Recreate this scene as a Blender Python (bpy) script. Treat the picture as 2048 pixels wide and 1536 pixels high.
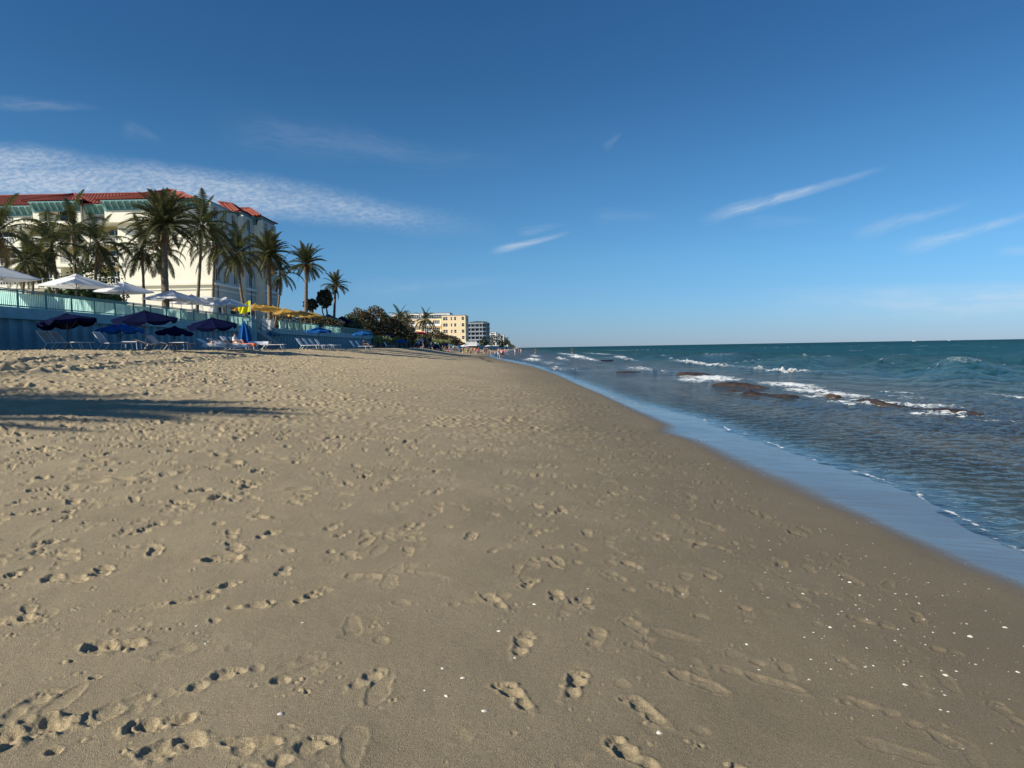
import bpy, bmesh, math, random
import numpy as np
from mathutils import Vector, Matrix
R = math.radians
random.seed(7); rng = np.random.default_rng(7)
for o in list(bpy.data.objects): bpy.data.objects.remove(o)
SC = bpy.context.scene; COL = SC.collection

# ------------------------------------------------------------------ camera, light, exposure
EYE = 1.5; FPX = 1420.0
PITCH, YAW, ROLL = R(2.92), R(0.645), R(-0.985)
cam = bpy.data.cameras.new('camera'); cam.sensor_width = 36; cam.lens = 36*FPX/2048
cam.clip_start = 0.05; cam.clip_end = 80000
CAM = bpy.data.objects.new('camera', cam); COL.objects.link(CAM); SC.camera = CAM
CM = Matrix.Rotation(YAW, 3, 'Z') @ Matrix.Rotation(R(90)-PITCH, 3, 'X') @ Matrix.Rotation(ROLL, 3, 'Z')
CAM.matrix_world = Matrix.Translation((0, 0, EYE)) @ CM.to_4x4()

SUN_EL, SUN_A = R(30), R(28)           # light travels towards +X (seaward), a little away from the camera
LDIR = Vector((math.cos(SUN_EL)*math.cos(SUN_A), math.cos(SUN_EL)*math.sin(SUN_A), -math.sin(SUN_EL)))
sl = bpy.data.lights.new('sun', 'SUN'); sl.energy = 5.0; sl.angle = R(0.53); sl.color = (1.0, 0.93, 0.80)
SUNO = bpy.data.objects.new('sun', sl); COL.objects.link(SUNO)
SUNO.rotation_euler = LDIR.to_track_quat('-Z', 'Y').to_euler()
SC.view_settings.view_transform = 'Standard'; SC.view_settings.look = 'None'
SC.view_settings.exposure = 0.40; SC.view_settings.gamma = 1.0
SC.view_settings.use_curve_mapping = False
SC.cycles.max_bounces = 6; SC.cycles.transparent_max_bounces = 12
SC.cycles.diffuse_bounces = 3; SC.cycles.glossy_bounces = 3
SC.cycles.sample_clamp_indirect = 6

def ray(x, y):
    d = CM @ Vector((x-1024, 768-y, -FPX)); d.normalize(); return d
def at(x, y, Y):
    """world point seen at photo pixel (x,y) when it stands Y metres up the beach"""
    d = ray(x, y); t = Y/d.y
    return Vector((d.x*t, Y, EYE+d.z*t))
def px2x(x, Y): return at(x, 700, Y).x

# ------------------------------------------------------------------ node helpers
class NT:
    def __init__(s, nt): s.nt = nt
    def n(s, t, **k):
        nd = s.nt.nodes.new(t)
        for a, b in k.items():
            if a == 'inp':
                for i, v in b.items(): s.set(nd.inputs[i], v)
            else: setattr(nd, a, b)
        return nd
    def set(s, i, v):
        if isinstance(v, bpy.types.NodeSocket): s.nt.links.new(v, i)
        else:
            if hasattr(i.default_value, '__len__') and hasattr(v, '__len__') and len(v) == 3 and len(i.default_value) == 4: v = (*v, 1)
            i.default_value = v
    def m(s, op, a, b=0.0, c=0.0, clamp=False):
        nd = s.n('ShaderNodeMath', operation=op, use_clamp=clamp)
        s.set(nd.inputs[0], a); s.set(nd.inputs[1], b)
        s.set(nd.inputs[2], c)
        return nd.outputs[0]
    def mix(s, f, a, b, blend='MIX'):
        nd = s.n('ShaderNodeMix', data_type='RGBA', blend_type=blend)
        s.set(nd.inputs[0], f); s.set(nd.inputs[6], a); s.set(nd.inputs[7], b)
        return nd.outputs[2]
    def rng(s, v, a, b, c, d, smooth=True):
        nd = s.n('ShaderNodeMapRange', interpolation_type='SMOOTHSTEP' if smooth else 'LINEAR')
        s.set(nd.inputs[0], v)
        for i, q in enumerate((a, b, c, d)): s.set(nd.inputs[i+1], q)
        return nd.outputs[0]
    def noise(s, vec, scale, detail=3, rough=.55, dist=0, dims='3D'):
        nd = s.n('ShaderNodeTexNoise', noise_dimensions=dims)
        if vec is not None: s.set(nd.inputs['Vector'], vec)
        s.set(nd.inputs['Scale'], scale); s.set(nd.inputs['Detail'], detail)
        s.set(nd.inputs['Roughness'], rough); s.set(nd.inputs['Distortion'], dist)
        return nd.outputs[0]
    def attr(s, name): return s.n('ShaderNodeAttribute', attribute_name=name).outputs['Fac']
    def vmap(s, vec, scale, rot=(0, 0, 0), loc=(0, 0, 0)):
        nd = s.n('ShaderNodeMapping'); s.set(nd.inputs[0], vec)
        nd.inputs[1].default_value = loc; nd.inputs[2].default_value = rot; nd.inputs[3].default_value = scale
        return nd.outputs[0]

# ------------------------------------------------------------------ world: Nishita sky + thin clouds by direction
W = bpy.data.worlds.new('World'); SC.world = W; W.use_nodes = True
W.node_tree.nodes.clear(); w = NT(W.node_tree)
sky = w.n('ShaderNodeTexSky', sky_type='NISHITA', sun_disc=False)
sky.sun_elevation = SUN_EL
sky.sun_rotation = math.atan2(-LDIR.x, -LDIR.y)
sky.altitude = 0; sky.air_density = 1.0; sky.dust_density = 0.1; sky.ozone_density = 4.0
geo = w.n('ShaderNodeNewGeometry'); inc = w.n('ShaderNodeVectorMath', operation='SCALE'); w.set(inc.inputs[0], geo.outputs['Incoming']); inc.inputs[3].default_value = -1
tc = w.n('ShaderNodeTexCoord').outputs['Generated']
sep = w.n('ShaderNodeSeparateXYZ'); w.set(sep.inputs[0], tc)
dx, dy, dz = sep.outputs
dyc = w.m('MAXIMUM', dy, 0.05)
U = w.m('DIVIDE', dx, dyc); V = w.m('DIVIDE', dz, dyc)
uv = w.n('ShaderNodeCombineXYZ', inp={0: U, 1: V}).outputs[0]
def g2(x, y):
    d = ray(x, y); return d.x/d.y, d.z/d.y
wob = w.noise(uv, 9, 4, .6)
def streak(p, q, wd, s0, s1, seed, stretch=7, soft=.9):
    (ax, ay), (bx, by) = g2(*p), g2(*q)
    L = math.hypot(bx-ax, by-ay); cx, cy = (bx-ax)/L, (by-ay)/L
    ux = w.m('SUBTRACT', U, ax); vy = w.m('SUBTRACT', V, ay)
    s = w.m('ADD', w.m('MULTIPLY', ux, cx), w.m('MULTIPLY', vy, cy))
    t = w.m('SUBTRACT', w.m('MULTIPLY', vy, cx), w.m('MULTIPLY', ux, cy))
    t = w.m('ADD', t, w.m('MULTIPLY', w.m('SUBTRACT', wob, .5), wd*1.6))
    sn = w.m('DIVIDE', s, L)
    win = w.m('MULTIPLY', w.rng(sn, -.03, .25, 0, 1), w.rng(sn, .55, 1.05, 1, 0))
    at_ = w.m('ABSOLUTE', w.m('DIVIDE', t, w.m('MULTIPLY', wd, w.rng(sn, 0, 1, 1.15, .55))))
    core = w.rng(at_, 0, 1.35, 1, 0)
    st = w.n('ShaderNodeCombineXYZ', inp={0: w.m('MULTIPLY', s, 14), 1: w.m('MULTIPLY', t, 14*stretch), 2: seed}).outputs[0]
    tex = w.rng(w.noise(st, 1.0, 5, .65, .6), .3, .7, .25, 1)
    return w.m('MULTIPLY', w.m('MULTIPLY', core, win), w.m('MULTIPLY', tex, s1*1.5))
cl = None
for a in [((1400, 441), (1775, 336), .0085, 0, .36, 1), ((978, 505), (1150, 463), .0055, 0, .38, 2), ((1790, 505), (2100, 418), .010, 0, .22, 3),
          ((1700, 474), (1960, 398), .010, 0, .17, 4), ((1030, 465), (1140, 448), .006, 0, .12, 5), ((-60, 203), (210, 218), .010, 0, .10, 6),
          ((420, 255), (1040, 330), .026, 0, .055, 7), ((1205, 300), (1245, 262), .006, 0, .07, 8), ((1980, 505), (2200, 490), .008, 0, .12, 9),
          ((1180, 440), (1330, 430), .012, 0, .05, 10), ((680, 580), (1050, 560), .014, 0, .06, 12), ((240, 250), (330, 285), .012, 0, .06, 13), ((1480, 445), (1650, 440), .010, 0, .05, 14)]:
    v = streak(a[0], a[1], a[2], a[3], a[4], a[5]); cl = v if cl is None else w.m('ADD', cl, v)
# the broad mackerel band, tapering to the right
def lineval(p, q):      # v of the line through p,q at U
    (ax, ay), (bx, by) = g2(*p), g2(*q)
    k = (by-ay)/(bx-ax); return w.m('MULTIPLY_ADD', U, k, ay-k*ax)
wv = w.m('MULTIPLY', w.m('SUBTRACT', w.noise(uv, 3.2, 5, .6), .5), .05)
up = w.m('ADD', lineval((0, 272), (1000, 428)), wv); lo = w.m('ADD', lineval((0, 402), (1000, 480)), wv)
mk = w.m('MULTIPLY', w.rng(w.m('SUBTRACT', up, V), -.004, .03, 0, 1), w.rng(w.m('SUBTRACT', V, lo), -.012, .03, 0, 1))
mk = w.m('MULTIPLY', mk, w.rng(U, g2(560, 400)[0], g2(1040, 440)[0], 1, 0))
mku = w.vmap(uv, (1, 2.6, 1), (0, 0, R(-20)))
vor = w.noise(mku, 95, 3, .6, .4)
fin = w.noise(w.vmap(uv, (.35, 1.8, 1), (0, 0, R(-12))), 14, 4, .6)
mt = w.m('MULTIPLY', w.rng(vor, .34, .68, .5, 1), w.rng(fin, .25, .65, .45, 1))
cl = w.m('ADD', cl, w.m('MULTIPLY', w.m('MULTIPLY', mk, mt), .72))
# thin low bank out to sea
lowc = w.m('MULTIPLY', w.rng(w.m('ADD', V, w.m('MULTIPLY', wob, .02)), g2(1800, 640)[1], g2(1800, 585)[1], 0, 1), w.rng(V, g2(1800, 590)[1], g2(1800, 560)[1], 1, 0))
lowc = w.m('MULTIPLY', lowc, w.rng(U, g2(1450, 600)[0], g2(2000, 600)[0], 0, 1))
lt = w.rng(w.noise(w.vmap(uv, (1, 6, 1)), 9, 5, .6), .35, .65, .35, 1)
cl = w.m('ADD', cl, w.m('MULTIPLY', w.m('MULTIPLY', lowc, lt), .42))
cl = w.m('MULTIPLY', cl, w.m('GREATER_THAN', dy, .06), clamp=True)
ramp = w.n('ShaderNodeValToRGB'); w.set(ramp.inputs[0], w.m('ABSOLUTE', dz))
for p_, c_ in ((0.0, (.37, .52, .90)), (.05, (.41, .64, .97)), (.12, (.45, .76, 1.0)), (.25, (.42, .80, 1.02)), (.5, (.34, .75, 1.06))):
    e_ = ramp.color_ramp.elements.new(p_) if p_ not in (0.0,) else ramp.color_ramp.elements[0]; e_.color = (*c_, 1)
ramp.color_ramp.elements[-1].color = (.36, .73, 1.08, 1)
gain = w.rng(w.m('ABSOLUTE', dz), 0, .34, 1.50, 1.06, False)
skt = w.mix(1.0, sky.outputs[0], ramp.outputs[0], 'MULTIPLY')
gv = w.n('ShaderNodeVectorMath', operation='SCALE'); w.set(gv.inputs[0], skt); w.set(gv.inputs[3], gain)
skyc = w.mix(cl, gv.outputs[0], (8.5, 9.4, 10.4))
bg = w.n('ShaderNodeBackground'); w.set(bg.inputs[0], skyc); bg.inputs[1].default_value = 0.060
wo = w.n('ShaderNodeOutputWorld'); w.nt.links.new(bg.outputs[0], wo.inputs[0])

# ------------------------------------------------------------------ materials
MATS = {}
def mat(name, col, rough=.6, var=.12, scale=3., bump=0., bscale=30., metal=0., trans=0., island=0., spec=.4, col2=None, sub=None):
    if name in MATS: return MATS[name]
    if 'canvas' in name: spec = .05
    m = bpy.data.materials.new(name); m.use_nodes = True; nt = m.node_tree; nt.nodes.clear(); s = NT(nt)
    tcn = s.n('ShaderNodeTexCoord'); pos = tcn.outputs['Object']
    nz = s.noise(pos, scale, 5, .6)
    dark = tuple(c*(1-var) for c in col); lite = tuple(min(1, c*(1+var)) for c in (col2 or col))
    c = s.mix(s.rng(nz, .3, .7, 0, 1), dark, lite)
    if island:
        rn = s.n('ShaderNodeNewGeometry').outputs['Random Per Island']
        c = s.mix(1.0, c, s.n('ShaderNodeCombineColor', inp={0: s.rng(rn, 0, 1, 1-island, 1+island, False), 1: s.rng(rn, 0, 1, 1-island, 1+island, False), 2: s.rng(rn, 0, 1, 1-island*.8, 1+island*.8, False)}).outputs[0], 'MULTIPLY')
    bs = s.n('ShaderNodeBsdfPrincipled'); s.set(bs.inputs['Base Color'], c)
    bs.inputs['Roughness'].default_value = rough; bs.inputs['Metallic'].default_value = metal
    bs.inputs['Specular IOR Level'].default_value = spec
    if bump:
        b = s.n('ShaderNodeBump'); b.inputs['Strength'].default_value = bump; b.inputs['Distance'].default_value = .05
        s.set(b.inputs['Height'], s.noise(pos, bscale, 4, .65)); nt.links.new(b.outputs[0], bs.inputs['Normal'])
    out = s.n('ShaderNodeOutputMaterial'); sh = bs.outputs[0]
    if trans:
        tr = s.n('ShaderNodeBsdfTranslucent'); s.set(tr.inputs[0], c)
        mx = s.n('ShaderNodeMixShader'); mx.inputs[0].default_value = trans
        nt.links.new(sh, mx.inputs[1]); nt.links.new(tr.outputs[0], mx.inputs[2]); sh = mx.outputs[0]
    nt.links.new(sh, out.inputs[0]); MATS[name] = m; return m
M = dict(
    stucco=mat('cream_stucco', (.86, .82, .66), .8, .05, .4, .15, 8), loggia=mat('yellow_stucco', (.62, .52, .22), .85, .06, .5),
    whitewall=mat('white_stucco', (.80, .79, .74), .8, .05, .5), teal=mat('teal_trim', (.13, .28, .27), .6, .08, .8), white=mat('white_paint', (.82, .82, .80), .45, .04, 4),
    glass=mat('dark_window_glass', (.02, .028, .035), .08, .2, 1, spec=.6), tile=None,
    sidew=mat('cream_stucco_shaded', (.50, .52, .47), .85, .06, .5), steel=mat('pile_paint', (.13, .27, .34), .65, .16, 1.1, .2, 5), cap=mat('cap_concrete_paint', (.20, .38, .43), .7, .12, 1.3, .25, 6),  # sidew: hotel stucco on the sea side, its shade mixed into the colour
    fence=mat('turquoise_rail_paint', (.13, .29, .28), .5, .08, 3), panel=mat('turquoise_wind_mesh', (.76, .95, .91), .7, .06, 2, trans=.75),
    canvas=mat('white_canvas', (.80, .80, .80), .8, .04, 3, trans=.22), navy=mat('navy_canvas', (.003, .006, .034), .8, .15, 3, trans=.06),
    blue=mat('blue_canvas', (.012, .09, .30), .8, .15, 3, trans=.08), yellow=mat('yellow_canvas', (.55, .34, .09), .8, .12, 3, trans=.35),
    flag=mat('yellow_flag_cloth', (.90, .82, .02), .8, .08, 3, trans=.4), pole=mat('dark_metal_pole', (.10, .09, .08), .4, .2, 5, metal=.4),
    wpole=mat('white_pole', (.7, .7, .7), .4, .05, 5), bark=mat('palm_bark', (.16, .125, .09), .9, .35, 5, .8, 14), boot=mat('palm_boots', (.15, .09, .05), .95, .4, 7, .8, 20),
    date=mat('date_palm_leaf', (.095, .10, .038), .5, .3, 1.2, trans=.25, island=.45), coco=mat('coconut_palm_leaf', (.080, .088, .028), .45, .35, 1., trans=.3, island=.45),
    dead=mat('dry_palm_leaf', (.20, .14, .07), .8, .3, 2, trans=.2, island=.3), grape=mat('sea_grape_leaf', (.055, .066, .02), .5, .5, .5, trans=.15, island=.5, col2=(.10, .075, .035)),
    hedge=mat('hedge_leaf', (.05, .085, .025), .5, .4, .8, trans=.15, island=.5), grass=mat('dune_grass', (.22, .24, .08), .7, .35, .6, trans=.2, island=.4),
    wood=mat('weathered_timber', (.10, .085, .075), .9, .3, 2, .6, 10), floor=mat('deck_paving', (.42, .38, .30), .85, .12, 1), ybld=mat('pale_yellow_stucco', (.88, .69, .42), .8, .04, .1),
    grey=mat('grey_concrete', (.30, .33, .36), .8, .1, .3), resin=mat('white_resin', (.82, .82, .82), .4, .03, 5), strap=mat('vinyl_strap', (.42, .42, .46), .5, .1, 5),
    towel=mat('blue_white_towel', (.68, .72, .80), .95, .12, 6, .5, 60), rock=None, red=mat('red_canvas', (.55, .04, .05), .8, .1, 3, trans=.1),
    shell=mat('white_shell', (.64, .59, .50), .45, .1, 60), orange=mat('orange_towel', (.75, .16, .06), .9, .2, 9), dgreen=mat('dark_teal_canvas', (.05, .13, .14), .7, .1, 2, trans=.05),
    black=mat('black_fabric', (.02, .02, .025), .8, .2, 4), tree=mat('far_tree_leaf', (.04, .055, .025), .7, .4, .3, island=.4), hull=mat('white_hull', (.8, .8, .8), .3, .03, 2))
def roofmat():
    m = bpy.data.materials.new('red_clay_roof_tile'); m.use_nodes = True; nt = m.node_tree; s = NT(nt); bs = nt.nodes['Principled BSDF']
    pos = s.n('ShaderNodeTexCoord').outputs['Object']
    c = s.mix(s.rng(s.noise(pos, 4, 4, .7), .3, .7, 0, 1), (.17, .028, .014), (.28, .055, .028)); s.set(bs.inputs['Base Color'], c); bs.inputs['Roughness'].default_value = .75
    return m
M['tile'] = roofmat()

# ------------------------------------------------------------------ mesh builder
class MB:
    def __init__(s): s.v = []; s.f = []
    def add(s, vs, fs):
        b = len(s.v); s.v += [tuple(p) for p in vs]; s.f += [tuple(i+b for i in f) for f in fs]; return s
    def box(s, x0, x1, y0, y1, z0, z1, rz=0, c=None):
        vs = [(x, y, z) for z in (z0, z1) for y in (y0, y1) for x in (x0, x1)]
        if rz:
            cx, cy = c or ((x0+x1)/2, (y0+y1)/2); ca, sa = math.cos(rz), math.sin(rz)
            vs = [(cx+(x-cx)*ca-(y-cy)*sa, cy+(x-cx)*sa+(y-cy)*ca, z) for x, y, z in vs]
        return s.add(vs, [(0, 2, 3, 1), (4, 5, 7, 6), (0, 1, 5, 4), (2, 6, 7, 3), (0, 4, 6, 2), (1, 3, 7, 5)])
    def tube(s, pts, rad, n=6, cap=True):
        pts = [Vector(p) for p in pts]; rad = rad if hasattr(rad, '__len__') else [rad]*len(pts)
        vs = []; up = Vector((0, 0, 1))
        for i, p in enumerate(pts):
            t = (pts[min(i+1, len(pts)-1)]-pts[max(i-1, 0)]).normalized()
            a = t.cross(up if abs(t.z) < .95 else Vector((1, 0, 0))).normalized(); b = t.cross(a)
            for k in range(n):
                q = 2*math.pi*k/n; vs.append(p+(a*math.cos(q)+b*math.sin(q))*rad[i])
        fs = [(i*n+k, i*n+(k+1) % n, (i+1)*n+(k+1) % n, (i+1)*n+k) for i in range(len(pts)-1) for k in range(n)]
        if cap: fs += [tuple(range(n))[::-1], tuple(range((len(pts)-1)*n, len(pts)*n))]
        return s.add(vs, fs)
    def prism(s, poly, a0, a1, axis='z'):
        n = len(poly)
        def P(p, a):
            return {'z': (p[0], p[1], a), 'x': (a, p[0], p[1]), 'y': (p[0], a, p[1])}[axis]
        vs = [P(p, a0) for p in poly]+[P(p, a1) for p in poly]
        return s.add(vs, [tuple(range(n))[::-1], tuple(range(n, 2*n))]+[(i, (i+1) % n, (i+1) % n+n, i+n) for i in range(n)])
    def mesh(s, name, m, smooth=False):
        me = bpy.data.meshes.new(name); me.from_pydata(s.v, [], s.f); me.materials.append(m)
        if smooth: me.polygons.foreach_set('use_smooth', [True]*len(me.polygons))
        me.update(); return me
    def build(s, name, m, parent=None, smooth=False, **k): return link(name, s.mesh(name, m, smooth), parent, **k)
def link(name, me, parent=None, loc=(0, 0, 0), rot=(0, 0, 0), sc=None):
    o = bpy.data.objects.new(name, me); COL.objects.link(o); o.location = loc; o.rotation_euler = rot
    if sc is not None: o.scale = sc if hasattr(sc, '__len__') else (sc, sc, sc)
    if parent: o.parent = parent
    return o
def tag(o, label=None, cat=None, group=None, kind=None):
    if label: o['label'] = label
    if cat: o['category'] = cat
    if group: o['group'] = group
    if kind: o['kind'] = kind
    return o
def thing(name, label, cat, loc=(0, 0, 0), rz=0, group=None, sc=None):
    o = bpy.data.objects.new(name, None); COL.objects.link(o); o.location = loc; o.rotation_euler = (0, 0, rz); o.empty_display_size = .3
    if sc: o.scale = (sc, sc, sc)
    return tag(o, label, cat, group)
def dup(o, loc=None, rz=None, label=None, group=None, sc=None):
    def cp(a, par):
        c = a.copy(); COL.objects.link(c); c.parent = par
        for ch in KIDS.get(a.name, a.children): cp(ch, c)
        return c
    KIDS = {}
    c = cp(o, None)
    if loc is not None: c.location = loc
    if rz is not None: c.rotation_euler = (0, 0, rz)
    if label: c['label'] = label
    if group: c['group'] = group
    if sc: c.scale = (sc, sc, sc)
    return c
def nmesh(name, co, quads, m, smooth=True, attrs=None, tris=False):
    k = 3 if tris else 4
    me = bpy.data.meshes.new(name); me.vertices.add(len(co)); me.vertices.foreach_set('co', np.ascontiguousarray(co, dtype=np.float32).ravel())
    nq = len(quads); me.loops.add(nq*k); me.loops.foreach_set('vertex_index', np.ascontiguousarray(quads, dtype=np.int32).ravel())
    me.polygons.add(nq); me.polygons.foreach_set('loop_start', np.arange(0, nq*k, k, dtype=np.int32))
    me.polygons.foreach_set('loop_total', np.full(nq, k, dtype=np.int32))
    me.polygons.foreach_set('use_smooth', np.full(nq, smooth, dtype=bool))
    for n_, a in (attrs or {}).items():
        at_ = me.attributes.new(n_, 'FLOAT', 'POINT'); at_.data.foreach_set('value', np.ascontiguousarray(a, dtype=np.float32).ravel())
    me.update(calc_edges=True); me.validate(); me.materials.append(m); return me

# ------------------------------------------------------------------ noise + terrain
def hsh(i, j, seed):
    n = (i*374761393 + j*668265263 + seed*974634777) & 0xffffffff
    n = ((n ^ (n >> 13))*1274126177) & 0xffffffff
    return ((n ^ (n >> 16)) & 0xffff)/65535.0
def vn(x, y, seed=0):
    xi = np.floor(x).astype(np.int64); yi = np.floor(y).astype(np.int64); fx = x-xi; fy = y-yi
    fx = fx*fx*(3-2*fx); fy = fy*fy*(3-2*fy)
    a, b, c, d = hsh(xi, yi, seed), hsh(xi+1, yi, seed), hsh(xi, yi+1, seed), hsh(xi+1, yi+1, seed)
    return (a*(1-fx)+b*fx)*(1-fy)+(c*(1-fx)+d*fx)*fy-.5
def sst(a, b, x):
    t = np.clip((x-a)/(b-a), 0, 1); return t*t*(3-2*t)
WZ = -0.385
PX = np.array([-400, -60, -28, -23, -19.5, -17, -14, -10, -6, -3, 0, 2, 3.35, 4.4, 6, 12, 40, 400], float)
PZ = np.array([1.9, 1.9, 1.76, 1.74, 1.64, 1.42, 1.14, .80, .46, .22, 0, -.17, -.29, -.385, -.52, -1.1, -3.0, -12.], float)
def _edge(pts, z):
    P = sorted([((z-EYE)/ray(x, y).z*ray(x, y).y, (z-EYE)/ray(x, y).z*ray(x, y).x) for x, y in pts])
    return np.array([p[0] for p in P]), np.array([p[1] for p in P])
WEY, WEX = _edge([(1000, 720), (1059, 731.5), (1107, 747), (1156, 770), (1215, 795), (1264, 819), (1312, 840), (1331, 850), (1326, 864), (1378, 880), (1417, 898), (1466, 929), (1534, 962), (1612, 997), (1700, 1029), (1746, 1050), (1843, 1093), (1921, 1130), (2048, 1179)], -.29)
WWY, WWX = _edge([(1040, 724), (1098, 738), (1125, 752), (1165, 768), (1234, 795), (1270, 807), (1332, 822), (1398, 838), (1466, 866), (1573, 902), (1652, 931), (1700, 946), (1746, 962), (1814, 984), (1863, 1015), (1921, 1054), (1970, 1080), (2048, 1109)], -.385)
WEY = np.concatenate([WEY, [150, 240, 500, 5000]]); WEX = np.concatenate([WEX, [-6.5, -10.5, -6, -4]])
WWY = np.concatenate([WWY, [150, 240, 500, 5000]]); WWX = np.concatenate([WWX, [-5.6, -9.6, -5, -3]])
def sval(X, Y):
    we = np.interp(Y, WEY, WEX); ww = np.maximum(np.interp(Y, WWY, WWX), we+.35)
    return np.where(X < we, X-(we-3.35)*sst(we-19, we-3, X), np.where(X < ww, 3.35+(X-we)/(ww-we)*1.05, 4.4+X-ww))
def base(X, Y):
    X = np.asarray(X, float); Y = np.asarray(Y, float)
    s = sval(X, Y); z = sum(np.interp(s+k, PX, PZ) for k in (-.8, -.4, 0, .4, .8))/5
    z = z+.12*sst(90, 130, Y)*sst(-14, -22, X)
    z = z+.05*vn(X/5, Y/7, 3)*sst(3, -4, s)+.02*vn(X/1.4, Y/2.1, 4)*sst(2.2, -3, s)+.10*vn(X/3.5, Y/8, 5)*sst(-12, -17, s)
    return z
def b1(X, Y): return float(base(np.array([X]), np.array([Y]))[0])
def ground(x, y, far=140):
    d = ray(x, y); o = Vector((0, 0, EYE)); t = 1.5; last = t
    while t < far*1.6:
        p = o+d*t
        if p.z < b1(p.x, p.y):
            lo_, hi = last, t
            for _ in range(12):
                m_ = (lo_+hi)/2; p = o+d*m_
                if p.z < b1(p.x, p.y): hi = m_
                else: lo_ = m_
            return o+d*hi
        last = t; t *= 1.02
    return None
def wpt(x, y, z=WZ):
    d = ray(x, y); t = (z-EYE)/d.z; return Vector((d.x*t, d.y*t, z))

# near raster (5 mm) and far raster (2.5 cm) of footprints
NX0, NX1, NY0, NY1, NS = -10.5, 4.2, 1.8, 13.5, .006
FX0, FX1, FY0, FY1, FS = -31., 4., 8., 80., .03
nn = (int((NY1-NY0)/NS), int((NX1-NX0)/NS)); ff = (int((FY1-FY0)/FS), int((FX1-FX0)/FS))
NR = np.zeros(nn, np.float32); ND = np.zeros(nn, np.float32); FR = np.zeros(ff, np.float32); FD = np.zeros(ff, np.float32)
def soft(d, w_): return 1/(1+np.exp(np.clip(d/w_, -30, 30)))
def foot(x, y, ang, size=1., depth=.016, kind=0, flip=1, smear=0., seed=0, dist=1.):
    r = .26*size+.05
    i0, i1 = int((y-r-NY0)/NS), int((y+r-NY0)/NS); j0, j1 = int((x-r-NX0)/NS), int((x+r-NX0)/NS)
    if i0 < 0 or j0 < 0 or i1 >= nn[0] or j1 >= nn[1]: return
    yy = NY0+np.arange(i0, i1)*NS-y; xx = NX0+np.arange(j0, j1)*NS-x
    Xg, Yg = np.meshgrid(xx, yy); ca, sa = math.cos(ang), math.sin(ang)
    u = (Xg*ca+Yg*sa)/size; v = (-Xg*sa+Yg*ca)/size*flip
    n1 = vn((Xg+x)*35, (Yg+y)*35, 11+seed); n2 = vn((Xg+x)*90, (Yg+y)*90, 12); n3 = vn((Xg+x)*14, (Yg+y)*14, 19+seed)
    u = u+n3*.025; v = v+vn((Xg+x)*14, (Yg+y)*14, 29+seed)*.025
    def el(cu, cv, a, b): return (np.sqrt(((u-cu)/a)**2+((v-cv)/b)**2)-1)*min(a, b)
    heel = el(-.088, .0, .038, .031); ball = el(.045, .004, .05, .044); arch = el(-.02, .014, .09, .024)
    if kind == 0:      # bare foot with toes
        toes = [el(.118, -.030, .019, .016), el(.127, -.006, .012, .0095), el(.121, .013, .011, .009), el(.110, .029, .010, .009), el(.095, .042, .010, .009)]
        tw = np.minimum.reduce(toes)
        dep = 1.0*soft(heel, .006)+.0
        dep = np.maximum(dep, 1.25*soft(ball, .006)); dep = np.maximum(dep, .55*soft(arch, .008)); dep = np.maximum(dep, 1.0*soft(tw, .0040))
        sd = np.minimum(np.minimum(heel, ball), np.minimum(arch, tw))
    elif kind == 1:    # shoe or sandal: an outline with a flat sole
        sd = np.minimum(el(-.05, .0, .085, .037), el(.05, .003, .085, .047)); dep = .8*soft(sd, .004)+.3*np.exp(-(sd/.006)**2)
    elif kind == 2:    # heel or ball only
        sd = ball if seed % 2 else heel; dep = 1.2*soft(sd, .007)
    else:              # kicked up, crumbly deep hole
        sd = np.minimum(el(-.06, 0, .06, .05), el(.05, .01, .065, .058)); dep = 1.3*soft(sd, .009)*(1+1.2*n1)
    rim = np.exp(-((sd-.012)/.010)**2)*(.34+.9*np.clip(n1+.15*np.cos(3*ang), 0, .5))*(1+.6*(u < -.05)*0)
    push = np.exp(-(((u+.035)/.016)**2+((v-.0)/.035)**2))*(.6 if kind in (0, 3) else 0)
    rough = (n1*.35+n2*.28)*np.exp(-(np.maximum(sd, 0)/.03)**2)
    if kind == 3: rough = rough*1.3+np.exp(-((sd-.02)/.022)**2)*np.clip(n1*1.6, 0, .6)
    depth = depth*.60
    h = (-dep+rim+push+rough*dist)*depth
    NR[i0:i1, j0:j1] += h
    ND[i0:i1, j0:j1] = np.maximum(ND[i0:i1, j0:j1], np.clip(soft(sd, .006)*.8+rim*.5, 0, 1)*min(1, depth/.010))
def dimple(x, y, a, b, ang, depth, seed, rs=None):
    arr, dar, x0, y0, st, sh = (FR, FD, FX0, FY0, FS, ff) if rs is None else (NR, ND, NX0, NY0, NS, nn)
    r = max(a, b)*2.1
    i0, i1 = int((y-r-y0)/st), int((y+r-y0)/st)+1; j0, j1 = int((x-r-x0)/st), int((x+r-x0)/st)+1
    if i0 < 0 or j0 < 0 or i1 >= sh[0] or j1 >= sh[1]: return
    yy = (y0+np.arange(i0, i1)*st-y)[:, None]; xx = (x0+np.arange(j0, j1)*st-x)[None, :]
    ca, sa = math.cos(ang), math.sin(ang); u = (xx*ca+yy*sa)/a; v = (-xx*sa+yy*ca)/b
    q = np.sqrt(u*u+v*v); h = -np.exp(-(q/.75)**4)+.62*np.exp(-((q-1.15)/.32)**2)*(1+.9*np.sin(3*np.arctan2(v, u)+seed)*1)
    arr[i0:i1, j0:j1] += h*depth
    dar[i0:i1, j0:j1] = np.maximum(dar[i0:i1, j0:j1], np.exp(-(q/1.0)**4)*.8)
rr = random.Random(5)
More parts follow.
